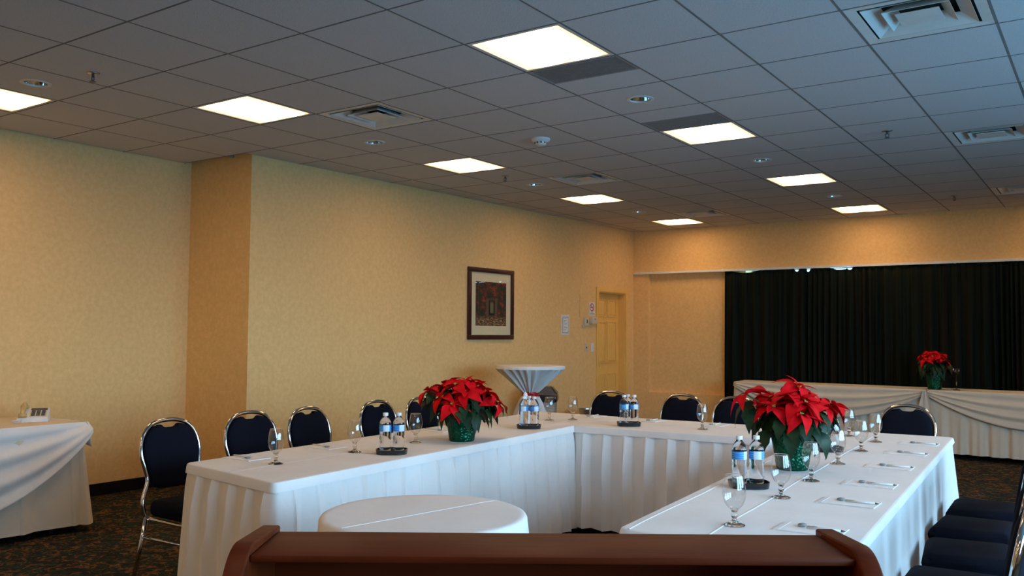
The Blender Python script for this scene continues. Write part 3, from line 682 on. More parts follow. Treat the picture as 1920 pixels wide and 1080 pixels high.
t = thing('desk_telephone', 'cream desk telephone on the side table by the left wall', 'telephone', (-6.34, 3.20, TZ), math.radians(58))
mb = MB(); mb.add([(-0.10, -0.09, 0.001), (0.10, -0.09, 0.001), (0.10, 0.09, 0.001), (-0.10, 0.09, 0.001), (-0.095, -0.085, 0.03), (0.095, -0.085, 0.03), (0.095, 0.085, 0.085), (-0.095, 0.085, 0.085)],
                  [(3, 2, 1, 0), (4, 5, 6, 7), (0, 1, 5, 4), (1, 2, 6, 5), (2, 3, 7, 6), (3, 0, 4, 7)]); mb.build('base', 'white_plastic', t)
SL = Matrix.Translation((0, 0, 0.0575)) @ Matrix.Rotation(math.atan2(0.055, 0.17), 4, 'X')
kp = MB().box(-0.02, 0.085, -0.07, 0.035, 0.0005, 0.003, SL).build('keypad', 'beige_plastic', t)
for a in range(3):
    for b_ in range(4): MB().box(-0.012+a*0.032, 0.012+a*0.032, -0.062+b_*0.025, -0.046+b_*0.025, 0.003, 0.007, SL).build('key', 'dark_grey', kp)
MB().box(-0.02, 0.085, 0.045, 0.078, 0.0005, 0.004, SL).build('display', 'dark_grey', t)
h = MB().tube(smooth_curve([(-0.062, -0.085, 0.055), (-0.062, -0.06, 0.075), (-0.062, 0.0, 0.098), (-0.062, 0.06, 0.112), (-0.062, 0.085, 0.108)], 4), 0.017, 10)
h.lathe([(0.0, 0.032), (0.028, 0.034), (0.028, 0.06), (0.0, 0.066)], 14, -0.062, -0.072).lathe([(0.0, 0.082), (0.028, 0.084), (0.028, 0.105), (0.0, 0.116)], 14, -0.062, 0.075)
h.build('handset', 'receiver_tan', t, True)
pts = [(-0.062-0.05*math.sin(k*0.05)-0.01*math.cos(k*1.2), -0.09-0.0015*k+0.003, 0.012+0.008*math.sin(k*1.2)+0.001) for k in range(70)]
MB().tube(pts, 0.0025, 5).build('cord', 'white_plastic', t, True)

# head table along the curtain
QH = [(-4.22, 11.36), (0.95, 10.86), (1.02, 11.55), (-4.24, 11.90)]
HZ = 0.765
t, c = table_root('head_table', QH, 'long white head table with swagged front standing before the dark curtain', 'table')
q = rel(QH, c); table_core(t, q, HZ, (0, 0))
cl, path = top_mesh(q, HZ, band=0.05, r=0.06); cl.build('tablecloth', 'cloth_ivory', t, True, 0.7)
sp_ = rounded_path(q, 0.05, 0.012); skirt_mesh(sp_, HZ-0.04, 0.06, softfold(0.19, 0.035, 3, 0.03), 9).build('skirt', 'cloth_ivory', t, True)
a_, b_2 = Vector(q[0]), Vector(q[1]); dd = (b_2-a_).normalized(); nn = Vector((dd.y, -dd.x)); Lh = (b_2-a_).length
for s0, s1 in ((0.02, 2.42), (2.42, 4.70)):
    mb = MB(); nu, nv = 70, 40
    for a in range(nu+1):
        u = a/nu; sag = 4*u*(1-u); s_ = s0+(s1-s0)*u
        for b_ in range(nv+1):
            v_ = b_/nv; z = HZ+0.004-(0.055+0.34*sag)*v_
            off = 0.016+0.05*min(1, v_*1.5)*(0.35+0.65*sag)+0.014*math.sin(v_*2*PI*3.3+0.4)*min(1, v_*4)
            p = a_+dd*s_+nn*off; mb.v.append((p.x, p.y, z))
    for a in range(nu):
        for b_ in range(nv): i_ = a*(nv+1)+b_; mb.f.append((i_, i_+1, i_+nv+2, i_+nv+1))
    sw = mb.build('swag', 'cloth_ivory', t, True); so = sw.modifiers.new('thickness', 'SOLIDIFY'); so.thickness = 0.002
    p = a_+dd*s1+nn*0.03
    mb = MB()
    for a in range(9):
        for b_ in range(7):
            u = a/8-0.5; v_ = b_/6; w_ = 0.03+0.10*v_; pp = a_+dd*(s1+u*w_*1.6)+nn*(0.05+0.012*math.cos(u*14)); mb.v.append((pp.x, pp.y, HZ-0.01-0.30*v_))
    for a in range(8):
        for b_ in range(6): i_ = a*7+b_; mb.f.append((i_, i_+1, i_+8, i_+7))
    mb.build('jabot', 'cloth_ivory', t, True)
o = thing('table_candle_holder', 'tiny glinting glass object on the head table right of the far poinsettia', 'glass', (-1.52, 11.33, HZ))
MB().lathe([(0.0, 0.0), (0.04, 0.0), (0.036, 0.006), (0.006, 0.012), (0.006, 0.17), (0.02, 0.185), (0.034, 0.21), (0.034, 0.25)], 16).build('stem_cup', 'solid_glass', o, True)
MB().lathe([(0.0, 0.205), (0.026, 0.205), (0.026, 0.225), (0.0, 0.225)], 12).build('wax', 'white_plastic', o, True)

# cocktail table, tied with a red ribbon
CC, CR, CH = (-5.14, 7.80), 0.366, 1.052
t = thing('cocktail_table', 'tall cocktail table in a white cloth gathered by a red ribbon', 'table', (CC[0], CC[1], 0))
MB().lathe([(0, CH-0.03), (CR-0.01, CH-0.03), (CR-0.008, CH-0.006), (0, CH-0.006)], 40).build('table_top', 'oak_edge', t)
MB().lathe([(0.035, 0.03), (0.03, CH-0.03)], 14).build('pole', 'dark_grey', t, True)
MB().lathe([(0, 0), (0.24, 0), (0.23, 0.02), (0.04, 0.05), (0, 0.05)], 24).build('base', 'dark_grey', t, True, 0.6)
mb = MB(); n_ = 288; prof = [(CR-0.01, 0.0, 0), (CR+0.002, -0.002, 0), (CR+0.006, -0.012, 0), (CR+0.006, -0.035, 0.1)]
for k in range(1, 9):
    u = k/8; prof.append((CR+0.006-(CR-0.062)*(u**0.92)-0.010*math.sin(u*PI), -0.035-0.265*u, 1.0))
for k in range(1, 9):
    u = k/8; prof.append((0.068+0.22*u**0.8, -0.30-0.68*u, 1.0))
for r_, dz, am in prof:
    for k in range(n_):
        a = 2*PI*k/n_; q_ = abs(((a*24/PI+0.35*math.sin(a*5)) % 2)-1)-0.5; amp = am*min(0.026, r_*0.17); rr = r_+amp*(q_*1.5+0.5*math.sin(a*7+2)); mb.v.append((rr*math.cos(a), rr*math.sin(a), CH+dz))
for a in range(len(prof)-1):
    for k in range(n_): j = (k+1) % n_; mb.f.append((a*n_+k, a*n_+j, (a+1)*n_+j, (a+1)*n_+k))
mb.f.append(tuple(range(n_))); mb.build('tablecloth', 'cloth', t, True, 0.8)
rb = MB().lathe([(0.088, CH-0.34), (0.092, CH-0.325), (0.092, CH-0.29), (0.088, CH-0.275)], 32).build('ribbon', 'ribbon_red', t, True)
for s_ in (-1, 1):     # bow tails hanging towards the room
    mb = MB(); d = Vector((0.55*1, -0.83)); sd = Vector((0.83, 0.55))
    for k in range(9):
        u = k/8; p = d*(0.097+0.03*u)+sd*(s_*0.05*u+0.01*s_); w_ = sd*(0.022+0.016*u)
        mb.v += [(p.x-w_.x, p.y-w_.y, CH-0.30-0.17*u), (p.x+w_.x, p.y+w_.y, CH-0.30-0.17*u+0.008*s_)]
        if k: i_ = 2*(k-1); mb.f.append((i_, i_+1, i_+3, i_+2))
    tl = mb.build('ribbon_tail', 'ribbon_red', rb, True); so = tl.modifiers.new('thickness', 'SOLIDIFY'); so.thickness = 0.002

# waste bins by the left wall
t = thing('swing_lid_bin', 'grey waste bin with black swing lid behind the cocktail table', 'waste bin', (-5.70, 8.92, 0), math.radians(28))
bb = bevel_box(-0.17, 0.17, -0.17, 0.17, 0.0, 0.58, 0.03); bb.v = [(x*(0.80+0.20*z/0.58), y*(0.80+0.20*z/0.58), z) for x, y, z in bb.v]; bb.build('body', 'grey_plastic', t, True, 0.9)
bevel_box(-0.185, 0.185, -0.185, 0.185, 0.575, 0.66, 0.015).build('rim', 'black_plastic', t, True, 0.9)
mb = MB(); mb.add([(-0.18, -0.18, 0.66), (0.18, -0.18, 0.66), (0.18, 0.18, 0.66), (-0.18, 0.18, 0.66), (-0.10, -0.10, 0.755), (0.10, -0.10, 0.755), (0.10, 0.10, 0.755), (-0.10, 0.10, 0.755)],
                  [(3, 2, 1, 0), (4, 5, 6, 7), (0, 1, 5, 4), (1, 2, 6, 5), (2, 3, 7, 6), (3, 0, 4, 7)]); ld_ = mb.build('lid', 'dark_grey', t)
mb = MB(); mb.add([(0.176, -0.11, 0.672), (0.176, 0.11, 0.672), (0.113, 0.075, 0.748), (0.113, -0.075, 0.748)], [(0, 1, 2, 3)]); mb.v = [(x+0.006, y, z+0.003) for x, y, z in mb.v]; fo = mb.build('flap', 'black_plastic', ld_); so = fo.modifiers.new('t', 'SOLIDIFY'); so.thickness = 0.004
t = thing('wastebasket', 'small grey metal wastebasket on the floor between cocktail table and door', 'wastebasket', (-5.66, 10.0, 0))
MB().lathe([(0.0, 0.0), (0.105, 0.0), (0.14, 0.41), (0.134, 0.41), (0.10, 0.008), (0, 0.008)], 24).build('body', 'steel', t, True, 0.7)
MB().tube([(0.138*math.cos(2*PI*k/24), 0.138*math.sin(2*PI*k/24), 0.412) for k in range(24)], 0.006, 6, closed=True).build('rim', 'steel', t, True)

# ------------------------------------------------------------------ on the left wall
def wall_thing(name, label, cat, y, z, group=None):
    t_ = thing(name, label, cat, (0, 0, 0), 0, group); t_.matrix_world = WM @ Matrix.Translation((on_wall(y), 0, z)); return t_
t = wall_thing('framed_picture', 'framed garden painting with cream mat and dark wood frame on the left wall', 'picture', 8.45, 1.742)
W, Hh, k = 0.445, 0.425, 0.055
for x0, x1, z0, z1 in ((-W, W, -Hh, -Hh+k), (-W, W, Hh-k, Hh), (-W, -W+k, -Hh+k, Hh-k), (W-k, W, -Hh+k, Hh-k)):
    bevel_box(x0, x1, 0.001, 0.032, z0, z1, 0.006, 2).build('frame_rail', 'frame_wood', t, True, 0.7)
MB().box(-W+k, W-k, 0.003, 0.012, -Hh+k, Hh-k).build('mat_board', 'mat_board', t)
me = bpy.data.meshes.new('painting'); pw, pz0, pz1 = 0.30, -0.262, 0.262
me.from_pydata([(-pw, 0.0135, pz0), (pw, 0.0135, pz0), (pw, 0.0135, pz1), (-pw, 0.0135, pz1)], [], [(0, 1, 2, 3)]); uv = me.uv_layers.new(name='UVMap')
for i, (a, b) in enumerate(((0, 0), (1, 0), (1, 1), (0, 1))): uv.data[i].uv = (a, b)
me.materials.append(MATS['painting']); link('painting', me, t)
MB().box(-W+k, W-k, 0.0150, 0.0165, -Hh+k, Hh-k).build('glazing', 'pane_glass', t)
t = wall_thing('notice_frame', 'small framed notice sheet on the left wall between picture and door', 'notice', 10.10, 1.51)
MB().box(-0.095, 0.095, 0.001, 0.008, -0.135, 0.135).build('backing', 'white_plastic', t)
MB().box(-0.070, 0.070, 0.008, 0.0095, -0.110, 0.110).box(-0.062, 0.062, 0.008, 0.0088, -0.1, 0.1).build('border', 'dark_grey', t)
MB().box(-0.062, 0.062, 0.0095, 0.0105, -0.102, 0.102).build('sheet', 'paper', t)
ln = MB()
for k in range(9): ln.box(-0.045, 0.045-0.02*(k % 3), 0.0105, 0.0108, 0.08-k*0.02, 0.085-k*0.02)
tag(ln.build('print_lines', 'grey_plastic', t), kind='stuff')
t = wall_thing('no_smoking_sign', 'small white no smoking sign with red barred circle beside the door', 'sign', 10.80, 1.745)
MB().box(-0.075, 0.075, 0.001, 0.004, -0.095, 0.095).build('plate', 'white_plastic', t)
ri = MB().tube([(0.05*math.cos(2*PI*k/28), 0.0045, 0.022+0.05*math.sin(2*PI*k/28)) for k in range(28)], 0.0075, 6, closed=True); ri.v = [(x, 0.004+(y-0.004)*0.15, z) for x, y, z in ri.v]; ri.build('red_ring', 'sign_red', t)
MB().box(-0.05, 0.05, 0.0050, 0.0056, -0.006, 0.006, Matrix.Translation((0, 0, 0.022)) @ Matrix.Rotation(math.radians(45), 4, 'Y')).build('red_bar', 'sign_red', t)
MB().box(-0.034, 0.026, 0.0042, 0.0046, 0.016, 0.028).box(0.030, 0.036, 0.0042, 0.0046, 0.016, 0.028).tube([(0.033, 0.0044, 0.032), (0.030, 0.0044, 0.040), (0.035, 0.0044, 0.048)], 0.002, 4).build('cigarette', 'ink', t)
for i_, tx in enumerate(('NO', 'SMOKING')):
    cu_ = bpy.data.curves.new('caption', 'FONT'); cu_.body = tx; cu_.size = 0.026; cu_.align_x = 'CENTER'; cu_.extrude = 0.0002
    co = bpy.data.objects.new('caption', cu_); COL.objects.link(co); dg = bpy.context.evaluated_depsgraph_get(); me = bpy.data.meshes.new_from_object(co.evaluated_get(dg)); bpy.data.objects.remove(co)
    me.materials.clear(); me.materials.append(MATS['ink']); ob = link('caption', me, t, (0, 0.0045, -0.056-0.024*i_)); ob.rotation_euler = (PI/2, 0, PI)
t = wall_thing('thermostat', 'beige wall thermostat left of a boxy grey one near the door', 'thermostat', 10.62, 1.56)
bevel_box(-0.05, 0.05, 0.001, 0.035, -0.055, 0.055, 0.006).build('housing', 'beige_plastic', t, True, 0.7)
MB().box(-0.010, 0.010, 0.035, 0.037, -0.02, 0.03).build('dial_window', 'ink', t); MB().box(-0.085, -0.05, 0.001, 0.02, -0.075, -0.045).build('sensor', 'beige_plastic', t)
t = wall_thing('thermostat_box', 'boxy pale wall control under the no smoking sign', 'thermostat', 10.81, 1.575)
bevel_box(-0.07, 0.07, 0.001, 0.05, -0.045, 0.05, 0.006).build('housing', 'beige_plastic', t, True, 0.7); MB().box(-0.007, 0.007, 0.05, 0.052, 0.012, 0.035).build('dial_window', 'ink', t)
for y, lab, rk in ((10.64, 'cream light switch plate farther from the door', True), (10.81, 'blank pale wall plate beside the door', False)):
    t = wall_thing('switch_plate', lab, 'switch', y, 1.20, 'wall plates by the door')
    bevel_box(-0.038, 0.038, 0.001, 0.007, -0.06, 0.06, 0.003).build('plate', 'beige_plastic' if rk else 'white_plastic', t, True, 0.7)
    if rk: MB().box(-0.006, 0.006, 0.007, 0.02, -0.012, 0.010).build('toggle', 'dark_grey', t)
t = wall_thing('access_panel', 'faint wall coloured access panel left of the no smoking sign', 'panel', 10.57, 1.78)
bevel_box(-0.10, 0.10, 0.0005, 0.008, -0.155, 0.155, 0.002).build('cover', 'wallpaper', t)

# ------------------------------------------------------------------ banquet chairs
def make_chair(loc, rz, label, group):
    t = thing('banquet_chair', label, 'chair', loc, rz, group)
    lean = lambda z: -0.195-0.085*max(0, (z-0.43)/0.47)**1.1
    half = [(0.185, 0.405), (0.197, 0.45), (0.196, 0.50), (0.170, 0.56), (0.160, 0.60), (0.172, 0.66), (0.184, 0.72), (0.180, 0.78), (0.158, 0.835), (0.115, 0.878), (0.06, 0.897), (0.0, 0.902)]
    pts = [(lean(z), y, z) for y, z in half]+[(lean(z), -y, z) for y, z in reversed(half[:-1])]
    MB().tube(smooth_curve(pts, 4), 0.0115, 10).build('back_frame', 'chrome', t, True)
    # padded back with a hand hole at the top
    ol = [(0.0, 0.862), (0.025, 0.863), (0.044, 0.870), (0.058, 0.880), (0.108, 0.868), (0.148, 0.828), (0.169, 0.778), (0.173, 0.72), (0.161, 0.66), (0.150, 0.60), (0.140, 0.565), (0.10, 0.545), (0.0, 0.540)]
    ol = [(p.x, p.y) for p in smooth_curve([(a, b, 0) for a, b in ol], 3)]
    ring = ol+[(-a, b) for a, b in reversed(ol[1:-1])]
    n_ = len(ring); mb = MB(); cz = 0.70
    for s_, th in ((1.0, 0.0), (0.99, 0.014), (0.94, 0.022), (0.80, 0.027), (0.45, 0.029)):
        for a, b in ring: y, z = a*s_, cz+(b-cz)*s_; mb.v.append((lean(z)+th, y, z))
    for s_, th in ((0.985, -0.011), (0.90, -0.014)):
        for a, b in ring: y, z = a*s_, cz+(b-cz)*s_; mb.v.append((lean(z)+th, y, z))
    for a in range(4):
        for k in range(n_): j = (k+1) % n_; mb.f.append((a*n_+k, a*n_+j, (a+1)*n_+j, (a+1)*n_+k))
    for k in range(n_): j = (k+1) % n_; mb.f += [(k, 5*n_+k, 5*n_+j, j), (5*n_+k, 6*n_+k, 6*n_+j, 5*n_+j)]
    mb.f.append(tuple(4*n_+k for k in range(n_))); mb.f.append(tuple(6*n_+k for k in range(n_)))
    mb.build('backrest', 'navy_fabric', t, True, 1.2)
    # cushion
    sb = bevel_box(-0.19, 0.165, -0.20, 0.20, 0.405, 0.495, 0.040, 4)
    sb.v = [(x-(0.03 if abs(y) > 0.17 and x > 0.14 else 0), y*(1-0.10*max(0, -x)/0.19), z+0.006*math.cos(x*6)*math.cos(y*6)-(0.012*max(0, (x-0.09)/0.075) if z > 0.45 else 0)) for x, y, z in sb.v]
    sb.build('seat', 'navy_fabric', t, True)
    fr = smooth_curve([(-0.19, 0.185, 0.400), (0.0, 0.192, 0.398), (0.135, 0.185, 0.395), (0.155, 0.15, 0.395), (0.160, 0, 0.395), (0.155, -0.15, 0.395), (0.135, -0.185, 0.395), (0.0, -0.192, 0.398), (-0.19, -0.185, 0.400)], 3)
    MB().tube(fr, 0.010, 8).build('seat_frame', 'chrome', t, True)
    for s_ in (-1, 1):
        MB().tube([(-0.185, s_*0.188, 0.405), (-0.225, s_*0.200, 0.20), (-0.275, s_*0.212, 0.003)], 0.011, 8).build('leg', 'chrome', t, True)
        MB().tube([(0.130, s_*0.186, 0.395), (0.145, s_*0.200, 0.20), (0.160, s_*0.212, 0.003)], 0.011, 8).build('leg', 'chrome', t, True)
        MB().tube([(-0.206, s_*0.196, 0.30), (0.138, s_*0.194, 0.30)], 0.007, 6).build('stretcher', 'chrome', t, True)
    return t
GC = 'round backed navy banquet chairs'
ch = make_chair((-4.085, 2.955, 0), math.radians(2), 'navy round backed chair standing free beyond the near end of the left table', GC)
for x, y, a, lab in [(-4.10, 3.50, -2, 'navy round backed chair behind the left table, second from the camera'), (-4.055, 3.955, 4, 'navy round backed chair behind the left table, middle of the five'),
                     (-4.09, 4.62, 0, 'navy round backed chair behind the two bottles on the left table, fourth from the camera'), (-4.06, 5.07, 2, 'navy round backed chair partly hidden by the left poinsettia'),
                     (-3.52, 6.36, -86, 'navy round backed chair behind the far table in front of the door'), (-2.925, 6.41, -93, 'navy round backed chair behind the far table in front of the wall recess'),
                     (-2.45, 6.39, -90, 'navy round backed chair mostly hidden behind the right poinsettia'), (-1.225, 6.43, -92, 'navy round backed chair at the far end of the right table before the head table'),
                     (-0.60, 5.33, 182, 'navy padded chair on the right side of the right table, farthest of the row'), (-0.59, 4.78, 179, 'navy padded chair on the right side of the right table, second farthest'),
                     (-0.545, 4.22, 187, 'navy padded chair at the right table turned slightly, third farthest of the row'), (-0.530, 3.64, 181, 'navy padded chair in the right row showing its chrome back tube'),
                     (-0.495, 3.06, 180, 'nearest navy padded chair of the right row, beside the lectern')]:
    dup(ch, (x, y, 0), math.radians(a), lab, GC)

# ------------------------------------------------------------------ poinsettias
def leaf_mesh(name, m, Ln, Wd, curl, fold_=0.12, lobes=False):
    prof = [(0.0, 0.06), (0.10, 0.34), (0.28, 0.86), (0.45, 1.0), (0.62, 0.82), (0.80, 0.46), (0.93, 0.16), (1.0, 0.0)]
    if lobes: prof = [(0.0, 0.06), (0.12, 0.4), (0.30, 0.95), (0.42, 0.88), (0.55, 0.98), (0.70, 0.58), (0.88, 0.25), (1.0, 0.0)]
    mb = MB()
    for u, w_ in prof:
        x = Ln*u; z = curl*(u-u*u*1.9)*Ln; h = w_*Wd/2
        mb.v += [(x, -h, z+fold_*h), (x, 0, z), (x, h, z+fold_*h)]
    for i in range(len(prof)-1): a = 3*i; mb.f += [(a, a+1, a+4, a+3), (a+1, a+2, a+5, a+4)]
    return mb.mesh(name, m, True)
BR = [leaf_mesh('bract', 'bract_red', l_, w_, c_, 0.25) for l_, w_, c_ in ((0.125, 0.070, 0.35), (0.11, 0.058, 0.5), (0.085, 0.042, 0.2))]
BS_ = leaf_mesh('bract_small', 'bract_red', 0.05, 0.024, 0.3, 0.2)
LF = [leaf_mesh('leaf', 'leaf_green', l_, w_, c_, 0.2, True) for l_, w_, c_ in ((0.135, 0.078, 0.45), (0.115, 0.066, 0.3), (0.095, 0.055, 0.6))]
cyb = MB()
for k in range(6):
    a = 2*PI*k/6; r_ = 0.007 if k else 0
    cyb.lathe([(0.0, 0.0), (0.004, 0.002), (0.0045, 0.007), (0.0, 0.011)], 6, r_*math.cos(a), r_*math.sin(a))
CY = cyb.mesh('cyathia', 'cyathia_yellow', True)
potm = MB(); n_ = 72; vs = []
pp = [(0.0, 0.0), (0.070, 0.0), (0.074, 0.006), (0.080, 0.05), (0.088, 0.10), (0.096, 0.15), (0.104, 0.18), (0.112, 0.195), (0.106, 0.188), (0.095, 0.165), (0.0, 0.16)]
def pot_mesh():
    mb = MB()
    for i, (r_, z) in enumerate(pp):
        for k in range(n_):
            a = 2*PI*k/n_; fl_ = (0.0016 if 1 < i < 7 else 0)*math.cos(a*18); wz = 0.008*math.sin(a*9)*(1 if 6 <= i <= 8 else 0)
            mb.v.append(((r_+fl_)*math.cos(a), (r_+fl_)*math.sin(a), z+wz))
    for i in range(len(pp)-2):
        for k in range(n_): j = (k+1) % n_; mb.f.append((i*n_+k, i*n_+j, (i+1)*n_+j, (i+1)*n_+k))
    return mb.mesh('pot', 'green_foil', True, 0.8)
POT = pot_mesh()
SOIL = MB().lathe([(0.098, 0.168), (0.05, 0.174), (0.0, 0.176)], 20).mesh('soil', 'soil', True)
def orient(o, d, rollv=0.0):
    """leaf x axis along d, its upper side turned skyward"""
    x = Vector(d).normalized(); z = Vector((0, 0, 1)); y = z.cross(x)
    if y.length < 1e-3: y = Vector((0, 1, 0))
    y.normalize(); z = x.cross(y)
    o.rotation_euler = (Matrix((x, y, z)).transposed() @ Matrix.Rotation(rollv, 3, 'X')).to_euler()
def poinsettia(loc, rz, label, seed, heads, width=1.0, height=1.0, droop=None):
    rn = random.Random(seed); t = thing('potted_poinsettia', label, 'potted plant', loc, rz, 'poinsettias in green foil pots')
    link('pot', POT, t); link('soil', SOIL, t)
    hl = []
    for k in range(heads):
        f_ = (k+0.5)/heads; rad = math.sqrt(f_)*0.195*width; a = k*2.39996+rn.uniform(-0.25, 0.25)
        z = (0.385-0.125*f_**1.3+rn.uniform(-0.030, 0.022))*height
        hl.append((rad*math.cos(a), rad*math.sin(a), z, 1.0))
    for d_ in droop or []: hl.append(d_)
    for x, y, z, sc in hl:
        p = Vector((x, y, z)); out = Vector((x, y, 0)); tilt = min(1.0, out.length/0.2)*0.75
        ax = (Vector((rn.uniform(-0.35, 0.35), rn.uniform(-0.35, 0.35), 1))+(out.normalized() if out.length > 0.01 else Vector((0, 0, 0)))*tilt).normalized()
        MB().tube(smooth_curve([(x*0.12, y*0.12, 0.17), (x*0.45, y*0.45, 0.17+(z-0.17)*0.55), (x, y, z)], 4), 0.0035, 5).build('stem', 'stem_green', t, True)
        hd = link('flower_head', CY, t, p); hd.rotation_euler = ax.to_track_quat('Z', 'Y').to_euler(); hd.scale = (sc, sc, sc)
        nb = rn.choice((5, 6, 6)); a0 = rn.uniform(0, 6.28)
        for k in range(nb):
            a = a0+2*PI*k/nb+rn.uniform(-0.2, 0.2); b_ = link('bract', rn.choice(BR[:2]), hd, (0.004*math.cos(a), 0.004*math.sin(a), -0.004)); orient(b_, (math.cos(a), math.sin(a), rn.uniform(-0.35, 0.10)), rn.uniform(-0.3, 0.3))
        for k in range(4):
            a = a0+0.5+2*PI*k/4+rn.uniform(-0.3, 0.3); b_ = link('bract', rn.choice((BR[2], BS_)), hd, (0.003*math.cos(a), 0.003*math.sin(a), 0.001)); orient(b_, (math.cos(a), math.sin(a), rn.uniform(0.2, 0.55)), rn.uniform(-0.3, 0.3))
        for k in range(5):
            a = math.atan2(y, x)+rn.uniform(-1.4, 1.4); d0 = rn.uniform(0.5, 0.95); q_ = Vector((x*d0, y*d0, 0.17+(z-0.17)*rn.uniform(0.55, 0.88)))
            l_ = link('leaf', rn.choice(LF), t, q_); orient(l_, (math.cos(a), math.sin(a), rn.uniform(-1.1, -0.1)), rn.uniform(-0.4, 0.4))
    for k in range(34):
        a = 2*PI*k/34+rn.uniform(-0.2, 0.2); r_ = rn.uniform(0.08, 0.19)*width; l_ = link('leaf', rn.choice(LF[:2]), t, (r_*math.cos(a), r_*math.sin(a), rn.uniform(0.19, 0.29)*height)); orient(l_, (math.cos(a), math.sin(a), rn.uniform(-1.5, -0.4)), rn.uniform(-0.4, 0.4))
    return t
R_ = (0.823, 0.568)   # image-right on the floor plan, for the sprays that hang out sideways
poinsettia((-3.235, 4.165, TZ), 0, 'red poinsettia in green foil pot on the left arm of the U', 11, 12, 0.84, 0.92, [(R_[0]*0.21, R_[1]*0.21, 0.235, 1.0), (-R_[0]*0.20, -R_[1]*0.20, 0.30, 0.95)])
poinsettia((-1.295, 4.275, TZ), 0, 'large bright red poinsettia in green foil pot on the right table', 23, 12, 0.84, 0.99, [(-R_[0]*0.22, -R_[1]*0.22, 0.36, 1.0), (R_[0]*0.19, R_[1]*0.19, 0.31, 1.0), (0.06, -0.10, 0.33, 1.15)])
poinsettia((-1.76, 11.38, HZ), 0, 'dim red poinsettia in a dark pot on the head table against the curtain', 31, 9, 0.75, 1.15)

# ------------------------------------------------------------------ glassware, bottles, stationery
def make_goblet(loc, label, group):
    t = thing('goblet', label, 'glass', loc, 0, group)
    MB().lathe([(0.030, 0.170), (0.0345, 0.150), (0.0385, 0.125), (0.0392, 0.108), (0.0365, 0.088), (0.029, 0.070), (0.018, 0.058), (0.009, 0.053)], 32).build('bowl', 'thin_glass', t, True)
    MB().tube([(0.030*math.cos(2*PI*k/28), 0.030*math.sin(2*PI*k/28), 0.170) for k in range(28)], 0.0011, 5, closed=True).build('rim', 'solid_glass', t, True)
    MB().lathe([(0.0, 0.058), (0.013, 0.0555), (0.012, 0.049), (0.0075, 0.044), (0.012, 0.037), (0.0115, 0.030), (0.0075, 0.024), (0.009, 0.016), (0.016, 0.010), (0.030, 0.005), (0.036, 0.003), (0.036, 0.001), (0.0, 0.0005)], 24).build('foot', 'solid_glass', t, True)
    return t
GG = 'stemmed water goblets'
gl = [(-3.393, 2.887, 'goblet nearest the near end of the left table'), (-3.386, 3.42, 'goblet on the left table just left of the two bottles'), (-3.396, 3.93, 'goblet on the left table between the two bottles and the poinsettia'),
      (-3.77, 5.157, 'goblet mostly hidden behind the left poinsettia, only its foot showing'), (-3.477, 5.537, 'goblet at the inner corner of the U, nearer the bottles with the paper cone'), (-3.36, 5.681, 'goblet at the corner of the U in front of the left wall, nearer the door'),
      (-2.325, 5.667, 'single goblet on the far table in front of a navy chair'), (-1.078, 2.904, 'goblet nearest the lectern on the right table, in front of the bottles'), (-1.107, 3.504, 'second nearest goblet on the right table, left of the foil pot'),
      (-1.122, 3.977, 'goblet on the right table overlapping the right side of the foil pot'), (-1.159, 4.581, 'goblet on the right table just beyond the large poinsettia'), (-1.179, 5.163, 'goblet on the right table, third from its far end'),
      (-1.206, 5.653, 'goblet on the right table beside the farthest chair, rightmost of the far three'), (-1.414, 5.871, 'goblet at the far end of the right table, leftmost of the far three')]
g0 = make_goblet((gl[0][0], gl[0][1], TZ), gl[0][2], GG)
for x, y, lab in gl[1:]: dup(g0, (x, y, TZ), random.uniform(0, 6), lab, GG)

def make_bottle(loc, label, group):
    t = thing('water_bottle', label, 'bottle', loc, 0, group)
    pr = [(0.0, 0.003), (0.024, 0.001), (0.030, 0.008)]
    for k in range(9):
        z = 0.014+k*0.0095; pr.append((0.0315 if k % 2 == 0 else 0.0292, z))
    pr += [(0.0312, 0.104), (0.0312, 0.142), (0.0315, 0.146), (0.0300, 0.155), (0.0250, 0.168), (0.0175, 0.179), (0.0125, 0.185), (0.0125, 0.190), (0.0, 0.190)]
    MB().lathe(pr, 28).build('body', 'water_bottle', t, True)
    MB().lathe([(0.0316, 0.107), (0.0318, 0.108), (0.0318, 0.140), (0.0316, 0.141)], 32).build('label', 'bottle_label', t, True)
    MB().lathe([(0.0, 0.205), (0.0135, 0.205), (0.0142, 0.203), (0.0142, 0.1895), (0.0128, 0.1895)], 20).build('cap', 'bottle_cap', t, True, 0.7)
    return t
TR = None
def tray(x, y, rz, label):
    t = thing('bottle_tray', label, 'tray', (x, y, TZ), rz, 'black bottle trays')
    P = rounded_path([(-0.082, -0.070), (0.082, -0.070), (0.082, 0.070), (-0.082, 0.070)], 0.06, 0.01); k = len(P); b_ = MB()
    for z in (0.001, 0.012):
        for p in P: b_.v.append((p.x*0.985, p.y*0.985, z))
    b_.f = [tuple(reversed(range(k))), tuple(range(k, 2*k))]+[(i, (i+1) % k, k+(i+1) % k, k+i) for i in range(k)]
    b_.build('base', 'black_plastic', t, True, 0.9)
    b_ = MB()
    for z0, z1, o_ in ((0.010, 0.026, 0.0),):
        P = rounded_path([(-0.082, -0.070), (0.082, -0.070), (0.082, 0.070), (-0.082, 0.070)], 0.06, 0.01); NN = normals2(P); k = len(P)
        for d_, z in ((0, z0), (0.002, z1), (-0.004, z1), (-0.005, z0)):
            for i in range(k): p = P[i]+NN[i]*d_; b_.v.append((p.x, p.y, z))
        for a in range(3):
            for i in range(k): j = (i+1) % k; b_.f.append((a*k+i, a*k+j, (a+1)*k+j, (a+1)*k+i))
    b_.build('rim', 'black_plastic', t, True, 0.9)
GB = 'blue labelled water bottles'
